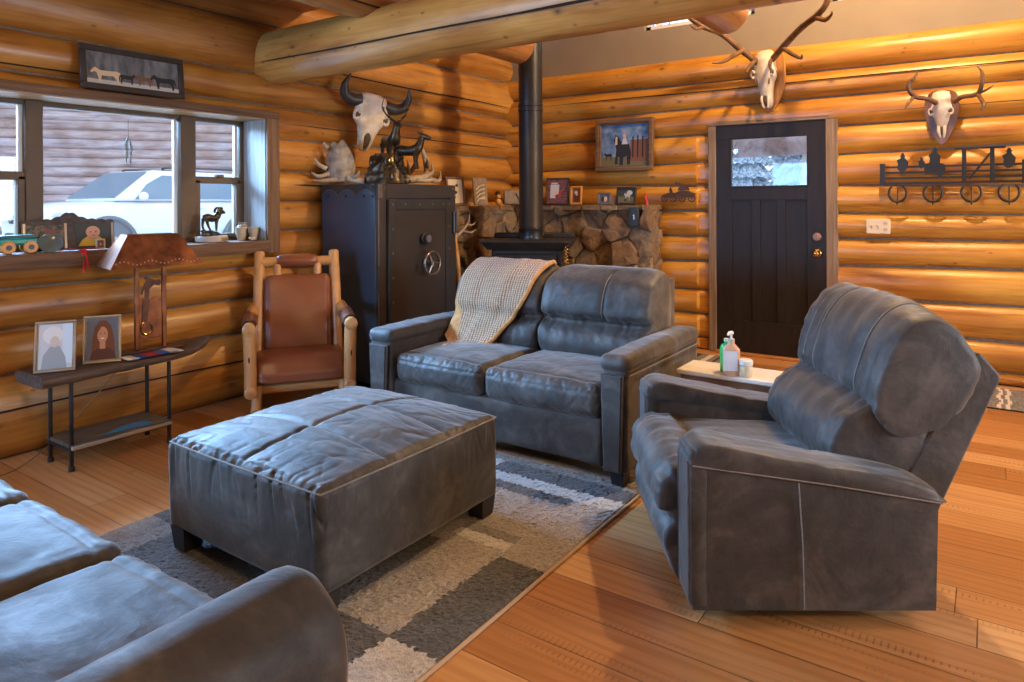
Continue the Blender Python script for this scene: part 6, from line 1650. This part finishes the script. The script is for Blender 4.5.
m = MB(); Mg = T(0, 0, .045) @ Matrix.Rotation(math.radians(58), 4, 'X'); m.lathe([(.02, -.004), (.055, .004), (.062, .012), (.058, .014), (.05, .008), (.01, .003)], n=28, M=Mg); m.build('bowl', plain('grey glass', (.12, .15, .15), rough=.12), p)
p = thing('hanging_ornament', 'thin pale ornament hanging against the middle window pane', 'ornament', (-4.53, 2.235, 1.70))
MB().tube([(0, 0, .085), (0, 0, .20)], .0012, 5).build('thread', BLACKP, p)
MB().tube(smooth_path([(0, .0, .085), (.004, -.016, .04), (0, -.010, -.02), (0, -.016, -.09)], 6), [.004, .010, .009, .002], 8).tube(smooth_path([(0, .002, .07), (.004, .016, .02), (0, .012, -.05), (0, .016, -.11)], 6), [.004, .009, .008, .002], 8).build('feathers', plain('frosted pale feathers', (.35, .42, .42), (.10, .14, .15), .3, scale=90), p)
p = thing('ram_sculpture', 'bronze bighorn ram on a rock and round wooden base, on the sill', 'sculpture', (-4.385, 2.715, SZ), rz=math.radians(90))
MB().lathe([(.10, 0), (.105, .006), (.105, .034), (.10, .042)], n=36).build('base', plain('pale and brown turned wood', (.16, .075, .04), (.42, .36, .30), .45, scale=3), p)
m = MB(); m.bx(.005, .05, -.108, -.103, .012, .028, bev=.001); m.build('name_plate', BRASS, p)
m = MB(); rr = random.Random(5)
for a, b, c, d in ((-.03, 0, .055, .045), (.02, 0, .052, .04), (.055, .01, .047, .025), (-.06, -.005, .075, .022), (.0, .015, .062, .035)): m.ball((a, b, c), (d, d * .7, d * .55), 10)
m.build('rock', BRONZE, p)
m = MB(); Q = smooth_path([(-.055, 0, .165), (-.03, 0, .168), (.01, 0, .160), (.04, 0, .175), (.062, 0, .205)], 6); m.tube(Q, lerp_list([.018, .027, .025, .026, .015], len(Q)), 12)
m.tube([(.058, 0, .208), (.08, 0, .208), (.10, 0, .196)], [.016, .014, .008], 10)
for pts in ([(-.05, .012, .16), (-.058, .012, .115), (-.045, .012, .075)], [(-.045, -.012, .16), (-.03, -.012, .11), (-.015, -.012, .08)], [(.04, .012, .16), (.046, .012, .11), (.042, .012, .075)], [(.035, -.012, .16), (.028, -.012, .11), (.03, -.012, .075)]): m.tube(smooth_path(pts, 4), [.014, .008, .006], 8)
m.build('ram', BRONZE, p)
for s in (-1, 1):
    m = MB(); m.tube([(.062 + .020 * math.cos(t) - .004, s * (.012 + .003 * t), .212 + .020 * math.sin(t)) for t in [.8 + i * .35 for i in range(15)]], lerp_list([.009, .008, .003], 15), 8); m.build('horn', BRONZE, p)
CLAYM = plain('mottled stoneware', (.36, .26, .17), (.52, .42, .31), .6, scale=18); CLAYD = plain('brown stoneware', (.20, .12, .07), (.40, .30, .20), .6, scale=10)
p = thing('clay_vase', 'narrow necked clay vase standing behind the tapered pots on the sill', 'vase', (-4.43, 2.985, SZ))
MB().lathe([(.028, 0), (.045, .02), (.052, .06), (.040, .095), (.028, .108), (.030, .120), (.034, .124), (.026, .122), (.022, .10)], n=24).build('vase', CLAYD, p)
for nm, lab, x, y in (('a', 'left tapered stoneware pot on the sill in front of the vase', -4.36, 2.925), ('b', 'right tapered stoneware pot on the sill beside the jamb', -4.345, 3.015)):
    p = thing('tapered_pot', lab, 'pot', (x, y, SZ)); MB().lathe([(.020, 0), (.024, .004), (.038, .088), (.040, .092), (.035, .092), (.020, .01)], n=24).build('pot', CLAYM, p)
p = thing('paper_flower', 'tiny cream paper flower lying in front of the clay pots', 'flower', (-4.29, 2.965, SZ + .002))
m = MB()
for k in range(6):
    a = k * PI / 3; m.tube([(0, 0, .004), (.014 * math.cos(a), .014 * math.sin(a), .012), (.024 * math.cos(a), .024 * math.sin(a), .022)], [.004, .007, .002], 6)
m.build('petals', plain('cream petal', (.72, .66, .45), rough=.7), p)

# ------------------------------------------------------------------ end table, bottles, mats
et = thing('end_table', 'low end table with a pale top between loveseat and recliner', 'table', (-1.06, 3.50, 0))
MB().bx(-.27, .27, -.125, .125, .475, .50, bev=.006).build('table_top', plain('pale table top', (.70, .66, .60), (.78, .74, .68), .4, scale=4), et)
MB().bx(-.25, .25, -.11, .11, .42, .475, bev=.004).build('apron', plain('table brown wood', (.12, .06, .03), (.2, .1, .05), .5), et)
for x in (-.235, .235):
    for y in (-.095, .095): MB().bx(x - .018, x + .018, y - .015, y + .015, 0, .42, bev=.003).build('leg', FOOT, et)
TZ = .501
p = thing('lotion_bottle', 'white and peach pump lotion bottle on the end table', 'bottle', (-1.055, 3.405, TZ), rz=math.radians(25))
PEACH = plain('peach lotion bottle', (.62, .36, .24), rough=.3)
m = MB(); m.grid(lambda u, v: (.040 * (abs(math.cos(2 * PI * u)) ** .7) * (1 if math.cos(2 * PI * u) > 0 else -1) * min(1, 1.0 - max(0, v - .82) / .18 * .62), .026 * (abs(math.sin(2 * PI * u)) ** .7) * (1 if math.sin(2 * PI * u) > 0 else -1) * min(1, 1 - max(0, v - .82) / .18 * .45), .155 * v), 32, 30, closed_u=True); m.lathe([(.002, .0005), (.03, .0005), (.03, .002), (.002, .002)], n=20); m.build('bottle', PEACH, p)
m = MB(); m.grid(lambda u, v: (lerp(-.0405, .026, u), -.0262 - .0012, lerp(.025, .122, v)), 6, 6); m.grid(lambda u, v: (lerp(-.0405, .026, u), -.0255, lerp(.025, .122, v)), 6, 6); m.build('label', plain('pale label', (.72, .74, .78), (.60, .66, .74), .4, scale=14), p)
MB().cyl((0, 0, .152), (0, 0, .178), .016, n=20, ch=.003).build('collar', plain('tan collar', (.50, .42, .32), rough=.35), p)
MB().cyl((0, 0, .178), (0, 0, .202), .006).tube([(.004, 0, .206), (-.012, -.018, .208), (-.020, -.030, .200)], [.010, .008, .005], 10).cyl((0, 0, .198), (0, 0, .213), .011, ch=.003).build('pump', WHITEP, p)
p = thing('green_bottle', 'green plastic bottle half hidden behind the lotion bottle', 'bottle', (-1.095, 3.46, TZ))
MB().lathe([(.030, 0), (.033, .006), (.033, .115), (.026, .135), (.012, .142), (.012, .15)], n=24).build('bottle', plain('green plastic', (.015, .36, .07), (.03, .45, .10), .3), p); MB().cyl((0, 0, .150), (0, 0, .166), .014, ch=.002).build('cap', plain('pale cap', (.5, .55, .5), rough=.4), p)
p = thing('cream_jar', 'small cream jar with a white lid beside the lotion bottle', 'jar', (-.99, 3.42, TZ))
MB().lathe([(.030, 0), (.033, .005), (.033, .048), (.030, .052)], n=28).build('jar', plain('jar cream', (.58, .44, .26), (.66, .54, .36), .35, scale=20), p); MB().cyl((0, 0, .052), (0, 0, .082), .034, n=28, ch=.006).build('lid', WHITEP, p)
def striped_mat(name, label, x0, x1, y0, y1, stripes, wav=0):
    m = MB(); mats = [plain('mat grey weave', (.085, .078, .07), (.24, .22, .195), .95, scale=70, detail=2), plain('mat cream yarn', (.55, .48, .40), rough=.95), plain('mat dark yarn', (.03, .028, .027), rough=.95)]
    nx, ny = int((x1 - x0) / .012), int((y1 - y0) / .02)
    vs = [(lerp(x0, x1, i / nx), lerp(y0, y1, j / ny), .010 + .002 * nz(i * .9, j * .7, 1)) for i in range(nx + 1) for j in range(ny + 1)]
    m.v = [V(q) for q in vs]
    for i in range(nx):
        for j in range(ny):
            a = i * (ny + 1) + j; m.f.append((a, a + ny + 1, a + ny + 2, a + 1)); x = lerp(0, 1, (i + .5) / nx); y = (j + .5) / ny
            xx = x + wav * math.sin(y * 14); t = 0
            for s0, s1, k in stripes:
                if s0 <= xx < s1: t = k
            m.m.append(t)
    o = m.build(name, mats, smooth=0, recalc=False); tag(o, label, 'mat')
    MB().bx(x0, x1, y0, y1, .001, .008, bev=.002).build('backing', mats[2], o)
striped_mat('runner_rug', 'grey woven runner with wavy cream stripes along the back wall', -.16, 1.5, 5.44, 6.02, [(.0, .075, 1), (.115, .128, 1), (.142, .155, 1), (.27, .285, 1), (.33, .345, 1), (.345, .40, 2), (.5, .52, 1)], .006)
m_ = striped_mat('door_mat', 'striped grey and cream doormat left of the door', -2.45, -1.80, 5.42, 5.95, [(.1, .16, 1), (.24, .30, 2), (.36, .42, 1), (.50, .56, 2), (.64, .72, 1), (.80, .84, 2), (.9, 1, 1)])
